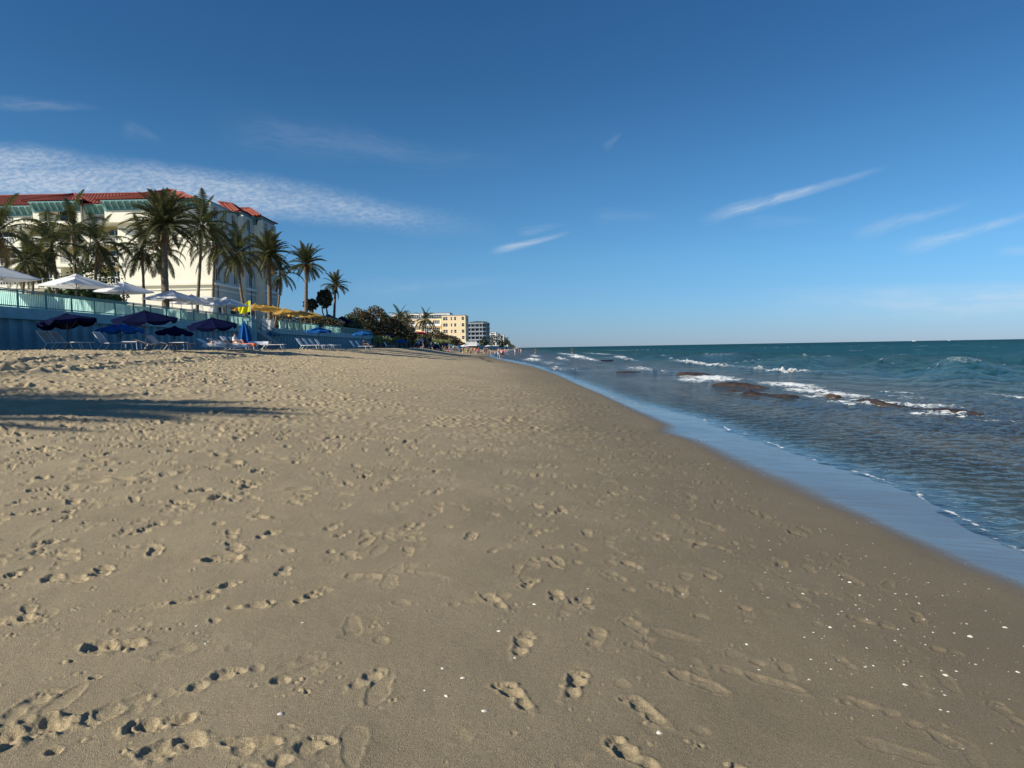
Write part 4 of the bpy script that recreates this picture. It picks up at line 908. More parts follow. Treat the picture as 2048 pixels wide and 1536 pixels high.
# ------------------------------------------------------------------ parasols, loungers, tables
def parasol(label, m, w_, h, square=False, tilt=(0, 0), group=None, loc=(0, 0, 0), rz=0, peak=.5, val=.18, poler=.025, poletip=None, name='parasol', pm_='pole', vent=True):
    t = thing(name, label, 'parasol', loc, rz, group); n = 4 if square else 8; r = w_/2
    cz = h-peak; sub = 5
    pts = []; off_ = math.pi/n if square else 0
    def rim(a):       # rim sags a little between rib tips
        k = a/(2*math.pi/n); f = k-math.floor(k); c0, c1 = math.floor(k)*2*math.pi/n, (math.floor(k)+1)*2*math.pi/n
        return Vector((r*((1-f)*math.cos(c0)+f*math.cos(c1)), r*((1-f)*math.sin(c0)+f*math.sin(c1)), -.05*math.sin(math.pi*f)))
    N = n*4; vs = []; fs = []
    rings = [0, .12, .35, .7, 1.0]
    for q_ in rings:
        for k in range(N):
            p = rim(2*math.pi*k/N+1e-6); vs.append(Vector((p.x*q_, p.y*q_, cz+peak*(1-q_**1.12)+p.z*q_)))
    for i in range(len(rings)-1):
        for k in range(N): fs.append((i*N+k, i*N+(k+1) % N, (i+1)*N+(k+1) % N, (i+1)*N+k))
    b0_ = len(vs)
    for k in range(N):
        p = rim(2*math.pi*k/N+1e-6); sc_ = val*(1 if k % 4 else .35) if not square else val
        vs.append(Vector((p.x*1.005, p.y*1.005, cz+p.z-sc_)))
    for k in range(N): fs.append((4*N+k, 4*N+(k+1) % N, b0_+(k+1) % N, b0_+k))
    M3 = Matrix.Rotation(tilt[0], 3, 'X') @ Matrix.Rotation(tilt[1], 3, 'Y'); piv = Vector((0, 0, h-.4))
    T = lambda p: piv+M3 @ (Vector(p)-piv)
    b = MB(); b.add([T(v) for v in vs], fs); cn = b.build('canopy', m, t)
    if vent:
        b = MB(); vv = [Vector((rim(2*math.pi*k/N+1e-6).x*.16, rim(2*math.pi*k/N+1e-6).y*.16, h-peak*.10)) for k in range(N)]+[Vector((0, 0, h+.06))]
        b.add([T(v) for v in vv], [(k, (k+1) % N, N) for k in range(N)]); b.build('vent', m, cn)
    b = MB(); b.tube([T((0, 0, h-.02)), T((0, 0, h+.16))], [.03, .01], 6); b.build('finial', M[pm_], t)
    b = MB()
    for k in range(n):
        p = rim(2*math.pi*k/n+1e-6); b.tube([T((0, 0, h-.10)), T((p.x*.98, p.y*.98, cz-.03))], .012, 4); b.tube([T((0, 0, h-.9)), T((p.x*.45, p.y*.45, cz+peak*.45))], .010, 4)
    b.build('ribs', M[pm_], t)
    MB().tube([(0, 0, -.3), (0, 0, h-.4), T((0, 0, h-.05))], poler, 8).build('pole', M[pm_], t)
    return t
GW = 'white parasols on the terrace'
for k, (x, yt, Yd, w_, rz, lb) in enumerate([(152, 549, 47.0, 4.35, 28, 'largest white square parasol, behind the railing under the hotel left bay'), (247, 564, 53.5, 4.1, 30, 'white square parasol second from the left whole one'), (343, 581, 60.5, 4.6, 35, 'wide white parasol before the blank hotel wall'),
                                        (383, 590, 66, 4.2, 25, 'white parasol partly hidden behind the wide white one'), (452, 595, 65.5, 4.1, 35, 'white parasol nearest the yellow flag'), (-8, 531, 41.0, 4.3, 28, 'white parasol cut by the left edge of the photo')]):
    p = at(x, yt, Yd); parasol(lb, M['canvas'], w_, p.z-4.2, True, (0, 0), GW, (p.x, p.y, 4.2), R(rz), .72, .06)
GB = 'blue beach parasols along the sea wall'
BL = [(133, 628, 38.5, 3.0, 'navy', (R(-4), R(7)), 'navy parasol over two striped loungers, leftmost'), (240, 646, 44.5, 2.75, 'blue', (0, 0), 'brighter blue parasol over a lounger and side table'), (289, 622, 38.5, 3.25, 'navy', (R(2), R(7)), 'biggest navy parasol above the stacked dark loungers'),
      (349, 653, 50, 2.65, 'navy', (0, R(3)), 'small navy parasol low behind the dark loungers'), (424, 636, 44.5, 2.95, 'navy', (R(4), R(-9)), 'tilted navy parasol left of the white sunbathers'), (533, 660, 80, 2.9, 'blue', (0, R(-3)), 'blue parasol in front of the beach stairs'),
      (637, 654, 78, 2.85, 'blue', (0, R(2)), 'blue parasol behind the row of four white loungers'), (725, 662, 106, 3.1, 'blue', (0, 0), 'blue parasol over the last pair of loungers by the wall end'), (775, 668, 150, 3.0, 'navy', (0, 0), 'navy parasol before the dune grass')]
for (x, yt, Yd, w_, m_, tl, lb) in BL:
    p = at(x, yt, Yd); gz = b1(p.x, Yd); parasol(lb, M[m_], w_, p.z-gz, False, tl, GB, (p.x, Yd, gz), R(12+x), .42, .20)
GY = 'yellow parasols on the terrace'
for k, (x, yt, Yd, w_, lb) in enumerate([(510, 608, 84, 3.0, 'yellow parasol just right of the yellow flag'), (527, 608, 87, 3.0, 'yellow striped parasol second right of the flag'), (546, 612, 90, 3.0, 'yellow parasol before the hotel end arches'), (570, 617, 80, 3.0, 'bright yellow parasol with white pole at the railing'), (600, 621, 88, 3.2, 'orange yellow parasol under the free date palm'), (622, 624, 92, 3.2, 'orange yellow parasol left of the dark gazebo'), (484, 610, 80, 2.4, 'yellow parasol half hidden left of the flag')]):
    p = at(x, yt, Yd); parasol(lb, M['yellow'], w_, p.z-4.2, False, (0, R(3)), GY, (p.x, Yd, 4.2), .2+k, .5, .16, pm_='wpole')
p = at(466, 602, 76); parasol('dark navy parasol behind the railing left of the yellow flag', M['navy'], 3.0, p.z-4.2, False, (0, 0), None, (p.x, 76, 4.2), .3, .45, .15)
# closed blue parasol
def closed(x, yt, Yd, label):
    p = at(x, yt, Yd); gz = b1(p.x, Yd); h = p.z-gz; t = thing('closed_parasol', label, 'parasol', (p.x, Yd, gz)); b = MB(); n = 24; vs = []
    for f, r in ((0, .55), (.18, .50), (.5, .38), (.8, .2), (1, .04)):
        for k in range(n): q_ = 2*math.pi*k/n; rr_ = r*(1+.18*math.cos(8*q_)); vs.append((rr_*math.cos(q_), rr_*math.sin(q_), .55+(h-.62)*f))
    b.add(vs, [(i*n+k, i*n+(k+1) % n, (i+1)*n+(k+1) % n, (i+1)*n+k) for i in range(4) for k in range(n)]); b.build('canopy', M['blue'], t)
    MB().tube([(0, 0, -.2), (0, 0, h+.1)], .025, 6).build('pole', M['wpole'], t)
closed(488, 640, 58, 'closed blue parasol hanging in folds beside the lit loungers')
# loungers
def lounger_meshes(back):
    fr = MB(); W2 = .32
    for sy in (-W2, W2):
        fr.tube([(-.45, sy, .36), (1.25, sy, .38)], .022, 6)
        hb = (math.cos(back)*.78, math.sin(back)*.78)
    fr.tube([(1.25, -W2, .38), (1.25, W2, .38)], .022, 6)
    bk = MB(); cb, sb = math.cos(back), math.sin(back)
    for sy in (-W2, W2): bk.tube([(-.45, sy, .37), (-.45-cb*.8, sy, .37+sb*.8)], .026, 6)
    bk.tube([(-.45-cb*.8, -W2, .37+sb*.8), (-.45-cb*.8, W2, .37+sb*.8)], .024, 6)
    bs_ = MB()
    for i in range(11):
        a = .05+i*.068; x0, z0 = -.45-cb*a, .37+sb*a; x1, z1 = -.45-cb*(a+.05), .37+sb*(a+.05)
        bs_.add([(x0, -W2, z0), (x0, W2, z0), (x1, W2, z1), (x1, -W2, z1), (x0+.012*sb, -W2, z0+.012*cb), (x0+.012*sb, W2, z0+.012*cb), (x1+.012*sb, W2, z1+.012*cb), (x1+.012*sb, -W2, z1+.012*cb)], [(0, 1, 2, 3), (7, 6, 5, 4), (0, 4, 5, 1), (2, 6, 7, 3)])
    st_ = MB()
    for i in range(22): x0 = -.42+i*.075; st_.box(x0, x0+.055, -W2, W2, .378, .392)
    legs = [MB().tube([(x_, sy, .36), (x_+dx_, sy, 0)], .022, 6) for x_, dx_ in ((-.35, -.28), (.95, .12)) for sy in (-W2, W2)]
    return fr, bk, bs_, st_, legs
LM = {}
def lounger(loc, rz, label, back=55, dark=False, group='strap loungers on the sand', towel=None):
    key = (back, dark)
    fm = M['pole'] if dark == 2 else M['resin']; sm = M['strap'] if dark else M['resin']
    if key not in LM:
        fr, bk, bs_, st_, legs = lounger_meshes(R(back)); LM[key] = (fr.mesh('frame', fm), bk.mesh('back_frame', fm), bs_.mesh('backrest', sm), st_.mesh('seat', sm), [l.mesh('leg', fm) for l in legs])
    a = LM[key]; t = thing('sun_lounger', label, 'lounger', loc, rz, group)
    link('frame', a[0], t); link('back_frame', a[1], t); link('backrest', a[2], t); link('seat', a[3], t)
    for l in a[4]: link('leg', l, t)
    return t
def gp(x, Yd, dz=0): X_ = px2x(x, Yd); return (X_, Yd, b1(X_, Yd)+.02+dz)
lounger(gp(116, 38.0), R(-4), 'striped lounger with raised back, leftmost under the first navy parasol', 52, 1); lounger(gp(139, 38.8), R(-6), 'striped lounger second from the left under the first navy parasol', 52, 1)
lounger(gp(224, 41), R(-5), 'striped lounger beside the small white side table', 55, 1)
lounger(gp(314, 39.5), R(8), 'dark lounger with low back under the biggest navy parasol', 22, 2); lounger(gp(330, 42), R(-10), 'dark lounger with raised back behind the low one', 45, 2); lounger(gp(352, 44), R(5), 'dark flat lounger at the right of the shaded group', 15, 2)
for k, (x, Yd, bk, lb) in enumerate([(429, 50, 30, 'white lounger draped with a white towel, leftmost in the sunlit group'), (449, 51.5, 35, 'white lounger of the reclining sunbather with dark hair'), (470, 53, 50, 'white lounger with high back behind the seated sunbather'), (486, 54.5, 48, 'white lounger nearest the closed blue parasol')]):
    lounger(gp(x, Yd), R(-6), lb, bk, 0, 'sunlit white loungers')
for k, x in enumerate((613, 625, 637, 649)): lounger(gp(x+1, 66+k*1.2), R(-3), ['white lounger with raised back, first of four in the row', 'white lounger second in the row of four', 'white lounger third in the row of four', 'white lounger last in the row of four, near the tables'][k], 55, 0, 'row of four white loungers')
lounger(gp(716, 84), R(-3), 'empty white lounger at the left of the last pair', 55, 0); lounger(gp(727, 86), R(-3), 'white lounger of the last pair with someone on it', 55, 0)
lounger(gp(778, 128), R(-3), 'grey white lounger alone beyond the wall end', 60, 0); lounger(gp(541, 60), R(0), 'flat white lounger right of the closed blue parasol', 5, 0)
def table(loc, label, m='resin', sz=.5):
    t = thing('side_table', label, 'table', loc, 0, 'small tables between the loungers'); MB().box(-sz, sz, -.3, .3, .46, .50).build('tabletop', M[m], t)
    for sx in (-1, 1):
        for sy in (-1, 1): MB().tube([(sx*(sz-.06), sy*.24, .46), (sx*(sz-.02), sy*.26, 0)], .02, 6).build('leg', M[m], t)
table(gp(263, 42), 'white side table in the shade between loungers'); table(gp(357, 45.5), 'small table at the right of the dark loungers'); table(gp(656, 73), 'white low table right of the four loungers', 'resin', .5); table(gp(672, 75), 'white low table furthest right of the four loungers', 'resin', .5)
table(gp(512, 56), 'low table covered by towels behind the sunbathers', 'resin', .7)
def towel(loc, label, m, l=1.7, w_=.66, z=.41, seed=0):
    g = np.random.default_rng(seed); nx, ny = 22, 12; xs_ = np.linspace(-l/2, l/2, nx); ys_ = np.linspace(-w_/2-.18, w_/2+.18, ny); Xg, Yg = np.meshgrid(xs_, ys_)
    zz = z+.03*vn(Xg*6, Yg*7, seed)+.02; over = np.clip(np.abs(Yg)-w_/2, 0, 1); zz = zz-over*1.3; Yg2 = np.sign(Yg)*(np.minimum(np.abs(Yg), w_/2)+over*.25)
    qq, uu = keepquads(Xg.shape, np.ones_like(Xg, bool)); me = nmesh('towel', np.stack([Xg.ravel(), Yg2.ravel(), zz.ravel()], 1), qq, m, True)
    return tag(link('towel', me, loc=loc), label, 'towel')
towel(gp(433, 49.8), 'white towel spread over the leftmost sunlit lounger', M['canvas'], seed=1); towel(gp(520, 55.8, .1), 'pale blue white towel heaped on the low table', M['towel'], 1.6, .7, .5, 2); towel(gp(497, 53, .02), 'orange red towel beside the sunbathers feet', M['orange'], 1.0, .4, .42, 3)
towel(gp(471, 51, -.03), 'white towel hanging down in front of the sunbathers', M['canvas'], 2.0, .8, .40, 4)

# flag, cabana, gazebo
t = thing('yellow_flag', 'bright yellow warning flag blowing left from its pole by the stairs', 'flag', (at(501, 605, 73).x, 73, 4.2)); H = at(501, 601, 73).z-4.2
MB().tube([(0, 0, -.5), (0, 0, H)], .03, 6).build('pole', M['wpole'], t)
xs_ = np.linspace(0, 1.5, 18); zs_ = np.linspace(-1.2, 0, 10); Xg, Zg = np.meshgrid(xs_, zs_); Yg = .16*np.sin(Xg*7+Zg*2)*Xg; zz = Zg*(1-.25*Xg)-.35*Xg**1.4+.08*np.sin(Xg*6)
qq, uu = keepquads(Xg.shape, np.ones_like(Xg, bool)); link('cloth', nmesh('cloth', np.stack([-Xg.ravel()*.85, Yg.ravel(), zz.ravel()+H-.05], 1), qq, M['flag'], True), t)
def cabana(x, yt, Yd, w_, d, label, m, post='white', peak=.9, hgt=None, name='cabana'):
    p = at(x, yt, Yd); t = thing(name, label, 'cabana', (p.x, Yd, 4.2)); h = hgt or p.z-4.2-peak; a, c_ = w_/2, d/2
    for sx in (-1, 1):
        for sy in (-1, 1): MB().box(sx*a-.07, sx*a+.07, sy*c_-.07, sy*c_+.07, 0, h).build('post', M[post], t)
    b = MB(); b.add([(-a-.3, -c_-.3, h), (a+.3, -c_-.3, h), (a+.3, c_+.3, h), (-a-.3, c_+.3, h), (0, 0, h+peak)], [(0, 1, 4), (1, 2, 4), (2, 3, 4), (3, 0, 4)]); b.build('roof', m, t)
    b = MB(); b.box(-a-.31, a+.31, -c_-.33, -c_-.30, h-.22, h); b.box(a+.30, a+.33, -c_-.3, c_+.3, h-.22, h); b.box(-a-.33, -a-.30, -c_-.3, c_+.3, h-.22, h); b.build('valance', m, t)
    return t
for k, (x, lb) in enumerate([(392, 'white curtained cabana below the hotel wall'), (414, 'white cabana left of the last white parasol')]):
    t = cabana(x, 592, 74, 2.2, 2.2, lb, M['canvas'], peak=.3)
    for i in range(2): MB().box(-1.05+i*1.6, -.55+i*1.6, -1.0, -.93, 0, 1.9).build('curtain', M['canvas'], t)
cabana(657, 628, 122, 4.2, 3.2, 'dark teal gazebo with pale trim beside the last date palm', M['dgreen'], 'dgreen', 1.3, name='gazebo'); cabana(684, 632, 128, 3.2, 2.6, 'navy pointed canopy right of the dark teal gazebo', M['navy'], 'pole', 1.2, name='gazebo')
p = at(655, 640, 120); tag(MB().box(-2.4, 2.3, -.04, .04, -.08, .1).build('fascia_board', M['teal'], loc=(p.x, 120, p.z)), 'pale teal trim board at the front of the dark gazebo', 'trim')
# tables and chairs silhouettes on the terrace
for k, (x, Yd, lb) in enumerate([(20, 45, 'dark chair behind the railing at far left'), (33, 45.4, 'second dark chair behind the railing, right of the first'), (228, 52, 'dark chair under the second white parasol'), (245, 52.6, 'dark chair right of the parasol pole'), (437, 68, 'chair with yellow cushion below the last white parasol'), (450, 69, 'yellow cushioned chair nearer the navy parasol')]):
    t = thing('terrace_chair', lb, 'chair', (px2x(x, Yd), Yd, 4.2), random.uniform(0, 6), 'chairs on the terrace'); cm = M['yellow'] if 'yellow' in lb else M['black']
    MB().box(-.26, .26, -.26, .26, .42, .50).build('seat', cm, t); MB().box(-.26, .26, .22, .28, .50, 1.0).build('backrest', cm, t)
    for sx in (-1, 1):
        for sy in (-1, 1): MB().tube([(sx*.22, sy*.22, 0), (sx*.22, sy*.22, .42)], .018, 5).build('leg', M['pole'], t)

# ------------------------------------------------------------------ distant buildings
def block(name, label, X0, X1, Ya, Yb, z0, z1, m, floors, front=(), side=(), msd=None, parapet=.5, cat='apartment building'):
    """box building, front faces the camera, side faces the sea; windows as (u0,u1) fractions per floor"""
    t = thing(name, label, cat, (X0, Ya, z0)); W_, D, H_ = X1-X0, Yb-Ya, z1-z0; fh = H_/floors
    hf = [(W_*u0, W_*u1, fh*(i+.36), fh*(i+.84), .3) for i in range(floors) for (u0, u1) in front]; hs = [(D*u0, D*u1, fh*(i+lo_), fh*(i+.86), .8) for i in range(floors) for (u0, u1, lo_) in side]
    b = MB(); facade(b, 0, W_, 0, H_+parapet, hf, 0, 'y', .3); b.build('front_wall', m, t)
    b = MB(); facade(b, 0, D, 0, H_+parapet, hs, W_, 'x', .8); b.add([(0, 0, 0), (0, D, 0), (0, D, H_+parapet), (0, 0, H_+parapet)], [(3, 2, 1, 0)]); b.add([(0, D, 0), (W_, D, 0), (W_, D, H_+parapet), (0, D, H_+parapet)], [(3, 2, 1, 0)]); b.build('side_wall', msd or m, t)
    MB().box(.01, W_-.01, .01, D-.01, H_-.1, H_).build('roof', M['grey'], t)
    b = MB(); b.box(-.15, W_+.15, -.15, -.003, H_+parapet-.2, H_+parapet+.1); b.box(W_+.003, W_+.15, -.15, D, H_+parapet-.2, H_+parapet+.1); b.build('parapet_trim', M['grey'], t)
    for h in hf:
        g_ = MB().box(h[0], h[1], .22, .27, h[2], h[3]).build('window', M['glass'], t); b = MB(); n = max(1, round((h[1]-h[0])/1.0))
        for i in range(n+1): c_ = h[0]+(h[1]-h[0]-.12)*i/n; b.box(c_, c_+.12, .12, .2, h[2], h[3])
        b.box(h[0], h[1], .10, .119, (h[2]+h[3])/2-.05, (h[2]+h[3])/2+.05); b.build('frame', M['white'], g_)
    for h in hs: MB().box(W_-.75, W_-.70, h[0], h[1], h[2], h[3]).build('window', M['glass'], t)
    return t
def zat(x, y, Yd): return at(x, y, Yd).z
YA = 373; x0, x1 = px2x(885, YA), px2x(932, YA)
block('apartment_building', 'pale yellow five storey apartment block with a blank sunlit end wall', x0, x1, YA, YA+22, 2.0, zat(908, 632, YA), M['ybld'], 5, ((.05, .25), (.38, .45), (.52, .62), (.84, .96)), ((.1, .3, .3), (.4, .6, .3), (.7, .9, .3)))
Yb = 380; t = block('apartment_building', 'white balcony wing with railings left of the yellow block', px2x(786, Yb), px2x(884, Yb), Yb, Yb+20, 2.0, zat(830, 639, Yb), M['ybld'], 4, ((.02, .20), (.24, .46), (.62, .80), (.82, .97)))
W_ = px2x(884, Yb)-px2x(786, Yb)
for i in range(4):
    z = (zat(830, 639, Yb)-2)/4*(i+.05)
    for (u0, u1) in ((.0, .48), (.60, .985)): MB().box(W_*u0, W_*u1, -1.5, -.003, z, z+1.15).build('balcony', M['white'], t)
Yc_ = 410; block('apartment_building', 'long white upper storeys standing behind the balcony wing', px2x(783, Yc_), px2x(901, Yc_), Yc_, Yc_+20, 2.0, zat(840, 628, Yc_), M['whitewall'], 5, ((.05, .5), (.55, .95)))
# curved grey condominium
def curved(label, x0, x1, yt, Yd, floors, m):
    X0, X1 = px2x(x0, Yd), px2x(x1, Yd); H_ = zat((x0+x1)/2, yt, Yd)-2; t = thing('apartment_building', label, 'apartment building', ((X0+X1)/2, Yd, 2)); Wd = X1-X0; fh = H_/floors
    foot_ = [(-Wd/2, 0), (Wd*.25, 0), (Wd*.38, .8), (Wd*.46, 2.5), (Wd*.5, 5), (Wd*.5, 24), (-Wd/2, 24)]
    sh = [(x_*.985-.1, y_+.9) for x_, y_ in foot_]; sh = [(min(max(x_, -Wd/2+.1), Wd/2-1), y_) for x_, y_ in sh]
    MB().prism(sh, 0, H_-.2).build('core_wall', M['glass'], t)
    for i in range(floors+1): MB().prism(foot_, i*fh-.75 if i else 0, i*fh+.32 if i else .3).build('floor_band', m, t)
    for i in range(floors):
        b = MB()
        for u in (-.5, -.36, -.16, .04, .18): b.box(Wd*u, Wd*u+.5, .25, .9, i*fh+.33, (i+1)*fh-.76)
        for y_ in (4.5, 9, 14, 19): b.box(Wd*.5-.8, Wd*.5-.2, y_, y_+.6, i*fh+.33, (i+1)*fh-.76)
        b.build('pier', m, t)
    leaves((0, 4, H_+.6), (Wd*.42, 3, .7), 500, .7, M['hedge'], 5, 'roof_plants', t)
curved('grey blue six storey condominium with rounded corner, mostly in shade', 936, 978, 646, 500, 6, M['grey'])
block('apartment_building', 'white and pale green tower right of the grey condominium', px2x(979, 640), px2x(993, 640), 640, 665, 1.5, zat(986, 665, 640), M['whitewall'], 7, ((.15, .85),), ((.1, .4, .3), (.55, .9, .3)))
block('apartment_building', 'bright white far building between two dark trees', px2x(993, 760), px2x(1008, 760), 760, 790, 1.5, zat(1000, 670, 760), M['whitewall'], 6, ((.2, .5), (.6, .9)), ((.1, .9, .3),))
block('apartment_building', 'smallest and farthest white house near the point', px2x(1008, 900), px2x(1016, 900), 900, 920, 1.2, zat(1012, 688, 900), M['whitewall'], 2, ((.2, .8),))
# restaurant deck below the yellow block
t = thing('beach_pavilion', 'low dark pavilion on posts with a white fence on top at the yellow block foot', 'pavilion', (px2x(930, 340), 340, 0)); L = px2x(954, 340)-px2x(930, 340)
MB().box(-1, L, 0, 20, zat(940, 689.5, 340)-.6, zat(940, 689.5, 340)).build('deck', M['white'], t); zt = zat(940, 689.5, 340)
for i in range(9): MB().box(i*L/8-.12-.3, i*L/8+.12-.3, .2, .44, .8, zt-.6).build('post', M['wood'], t)
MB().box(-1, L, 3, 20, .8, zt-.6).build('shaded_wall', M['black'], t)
b = MB(); b.box(-1, L, -.05, .05, zt+1.3, zt+1.45); b.box(-1, L, -.05, .05, zt+.15, zt+.35)
for i in range(20): b.box(-1+i*(L+1)/19.5, -1+i*(L+1)/19.5+.22, -.04, .04, zt+.35, zt+1.3)
b.build('white_fence', M['white'], t)
# sea wall running on under the far buildings
b = MB(); pts = [(px2x(950, 345), 345), (px2x(985, 480), 480), (px2x(1008, 700), 700), (-13, 1400), (-40, 1400), (-60, 345)]; b.prism(pts, .5, zat(970, 692, 420)+.2)
tag(b.build('far_sea_wall', M['grey']), 'long grey wall under the far buildings', 'sea wall')
# far palms in front of the white wing
for k, (x, y, bx, Yd, sc, lb) in enumerate([(800, 636, 800, 230, 1.25, 'distant palm left of the white balcony wing'), (815, 640, 813, 245, .9, 'distant palm just right of the taller one'), (850, 640, 853, 250, 1.25, 'distant palm before the balconies of the white wing')]):
    palm('c', x, y, bx, Yd, lb, sc, 22, 90+k, 3.0, group='palms before the far buildings')
for k, (x, y, Yd, w_, h, lb) in enumerate([(985, 681, 600, 8, 9, 'dark tree before the white green tower'), (999, 679, 690, 9, 11, 'dark tree between the far white buildings'), (1004, 688, 690, 8, 6, 'low green tree at the foot of the white building'), (1012, 683, 850, 8, 10, 'grey green tree farthest along the shore'), (968, 686, 470, 5, 6, 'green shrubby tree before the grey condominium')]):
    z = at(x, y, Yd).z-h*.5; t = thing('far_tree', lb, 'tree', (px2x(x, Yd), Yd, z), group='trees between the far buildings'); leaves((0, 0, h*.5), (w_/2, 3, h*.5), 500, 1.1, M['tree'], 200+k, 'crown', t); MB().tube([(0, 0, -4), (0, 0, h*.5)], .3, 5).build('trunk', M['bark'], t)
g = np.random.default_rng(9); n = 5000; f = g.uniform(0, 1, n)**2; Yt = 1000+f*6000; Xt = -24-f*20+g.uniform(-14, 6, n); zt_ = 1+np.abs(g.normal(0, 1, n))*4
co = np.stack([np.stack([Xt-2, Yt, zt_], 1), np.stack([Xt+2, Yt, zt_], 1), np.stack([Xt+g.uniform(-1, 1, n), Yt, zt_+4], 1)], 1).reshape(-1, 3)
tag(link('treeline', nmesh('treeline', co, np.arange(n*3).reshape(n, 3), M['tree'], False, tris=True)), 'far off tree line along the coast', 'trees', kind='stuff')

# ------------------------------------------------------------------ people
SK = {n_: mat('skin_'+n_, c_, .55, .08, 5) for n_, c_ in (('fair', (.62, .40, .30)), ('tan', (.45, .26, .17)), ('brown', (.22, .12, .08)))}
CLO = {n_: mat('cloth_'+n_, c_, .85, .12, 9) for n_, c_ in (('red', (.5, .03, .03)), ('blue', (.03, .08, .35)), ('black', (.015, .015, .02)), ('white', (.75, .75, .73)), ('orange', (.75, .22, .05)), ('green', (.05, .25, .12)), ('pink', (.7, .25, .3)), ('grey', (.25, .25, .27)), ('lime', (.45, .65, .08)))}
HAIR = {n_: mat('hair_'+n_, c_, .7, .2, 12) for n_, c_ in (('dark', (.02, .013, .01)), ('blond', (.35, .24, .10)), ('grey', (.35, .34, .33)))}
J = dict(pelvis=(0, 0, .95), waist=(0, 0, 1.10), chest=(0, 0, 1.30), neck=(0, 0, 1.47), head=(0, -.015, 1.60), crown=(0, 0, 1.72))
POSES = {
 'stand': dict(lh=(.09, 0, .90), lk=(.10, -.01, .50), la=(.10, .03, .08), lt=(.11, -.13, .03), rh=(-.09, 0, .90), rk=(-.11, -.02, .50), ra=(-.12, .02, .08), rt=(-.14, -.13, .03), ls=(.18, 0, 1.40), le=(.24, .03, 1.12), lw=(.23, -.05, .87), lf=(.22, -.08, .77), rs=(-.18, 0, 1.40), re=(-.24, .02, 1.12), rw=(-.24, -.06, .87), rf=(-.23, -.09, .77)),
 'walk': dict(lh=(.09, 0, .90), lk=(.10, -.18, .52), la=(.10, -.30, .10), lt=(.10, -.46, .07), rh=(-.09, 0, .90), rk=(-.10, .07, .49), ra=(-.10, .36, .16), rt=(-.10, .30, .04), ls=(.18, 0, 1.40), le=(.23, .14, 1.15), lw=(.22, .12, .90), lf=(.22, .10, .81), rs=(-.18, 0, 1.40), re=(-.23, -.12, 1.16), rw=(-.20, -.28, .98), rf=(-.19, -.35, .93)),
}
def shiftpose(p, d): return {k: tuple(a+b_ for a, b_ in zip(v, d)) for k, v in p.items()}
# sitting on the sand, knees up; facing -y
JS = shiftpose(J, (0, 0, -.83)); JS.update(waist=(0, .05, .27), chest=(0, .08, .47), neck=(0, .07, .64), head=(0, .03, .77), crown=(0, .05, .89))
SIT = dict(lh=(.09, -.02, .12), lk=(.14, -.42, .42), la=(.12, -.62, .08), lt=(.13, -.76, .04), rh=(-.09, -.02, .12), rk=(-.12, -.44, .40), ra=(-.12, -.66, .08), rt=(-.13, -.80, .04), ls=(.18, .08, .57), le=(.26, -.12, .36), lw=(.18, -.34, .38), lf=(.13, -.42, .40), rs=(-.18, .08, .57), re=(-.26, -.10, .36), rw=(-.18, -.32, .38), rf=(-.12, -.40, .40))
JL = dict(pelvis=(0, 0, .12), waist=(0, .16, .14), chest=(0, .38, .18), neck=(0, .56, .25), head=(0, .69, .32), crown=(0, .80, .37))
LIE = dict(lh=(.09, -.05, .11), lk=(.12, -.45, .36), la=(.11, -.72, .07), lt=(.11, -.84, .12), rh=(-.09, -.05, .11), rk=(-.10, -.48, .12), ra=(-.10, -.90, .07), rt=(-.11, -.95, .18), ls=(.18, .47, .20), le=(.30, .25, .12), lw=(.24, .03, .12), lf=(.22, -.06, .12), rs=(-.18, .47, .20), re=(-.32, .40, .14), rw=(-.30, .62, .12), rf=(-.26, .70, .14))
RAD = dict(pelvis=.135, waist=.115, chest=.14, neck=.05, head=.085, crown=.07, lh=.085, rh=.085, lk=.055, rk=.055, la=.036, ra=.036, lt=.03, rt=.03, ls=.06, rs=.06, le=.038, re=.038, lw=.026, rw=.026, lf=.026, rf=.026)
ED = [('pelvis', 'waist'), ('waist', 'chest'), ('chest', 'neck'), ('neck', 'head'), ('head', 'crown'), ('pelvis', 'lh'), ('lh', 'lk'), ('lk', 'la'), ('la', 'lt'), ('pelvis', 'rh'), ('rh', 'rk'), ('rk', 'ra'), ('ra', 'rt'), ('chest', 'ls'), ('ls', 'le'), ('le', 'lw'), ('lw', 'lf'), ('chest', 'rs'), ('rs', 're'), ('re', 'rw'), ('rw', 'rf')]
BODY = {}
def skinbody(key, joints):
    names = list(joints); me = bpy.data.meshes.new('body'); me.from_pydata([joints[n_] for n_ in names], [(names.index(a), names.index(b_)) for a, b_ in ED], [])
    o = bpy.data.objects.new('tmp', me); COL.objects.link(o); md = o.modifiers.new('Skin', 'SKIN')
    for i, n_ in enumerate(names):
        sv = me.skin_vertices[0].data[i]; r = RAD[n_]; sv.radius = (r*1.25 if n_ in ('pelvis', 'chest', 'waist') else r, r*.8 if n_ in ('pelvis', 'chest', 'waist') else r); sv.use_root = n_ == 'pelvis'
    sd_ = o.modifiers.new('Sub', 'SUBSURF'); sd_.levels = 1
    bpy.context.view_layer.update(); dg = bpy.context.evaluated_depsgraph_get(); m2 = bpy.data.meshes.new_from_object(o.evaluated_get(dg)); m2.name = 'body'; bpy.data.objects.remove(o)
    m2.polygons.foreach_set('use_smooth', [True]*len(m2.polygons)); m2.materials.clear(); m2.materials.append(SK['tan']); return m2
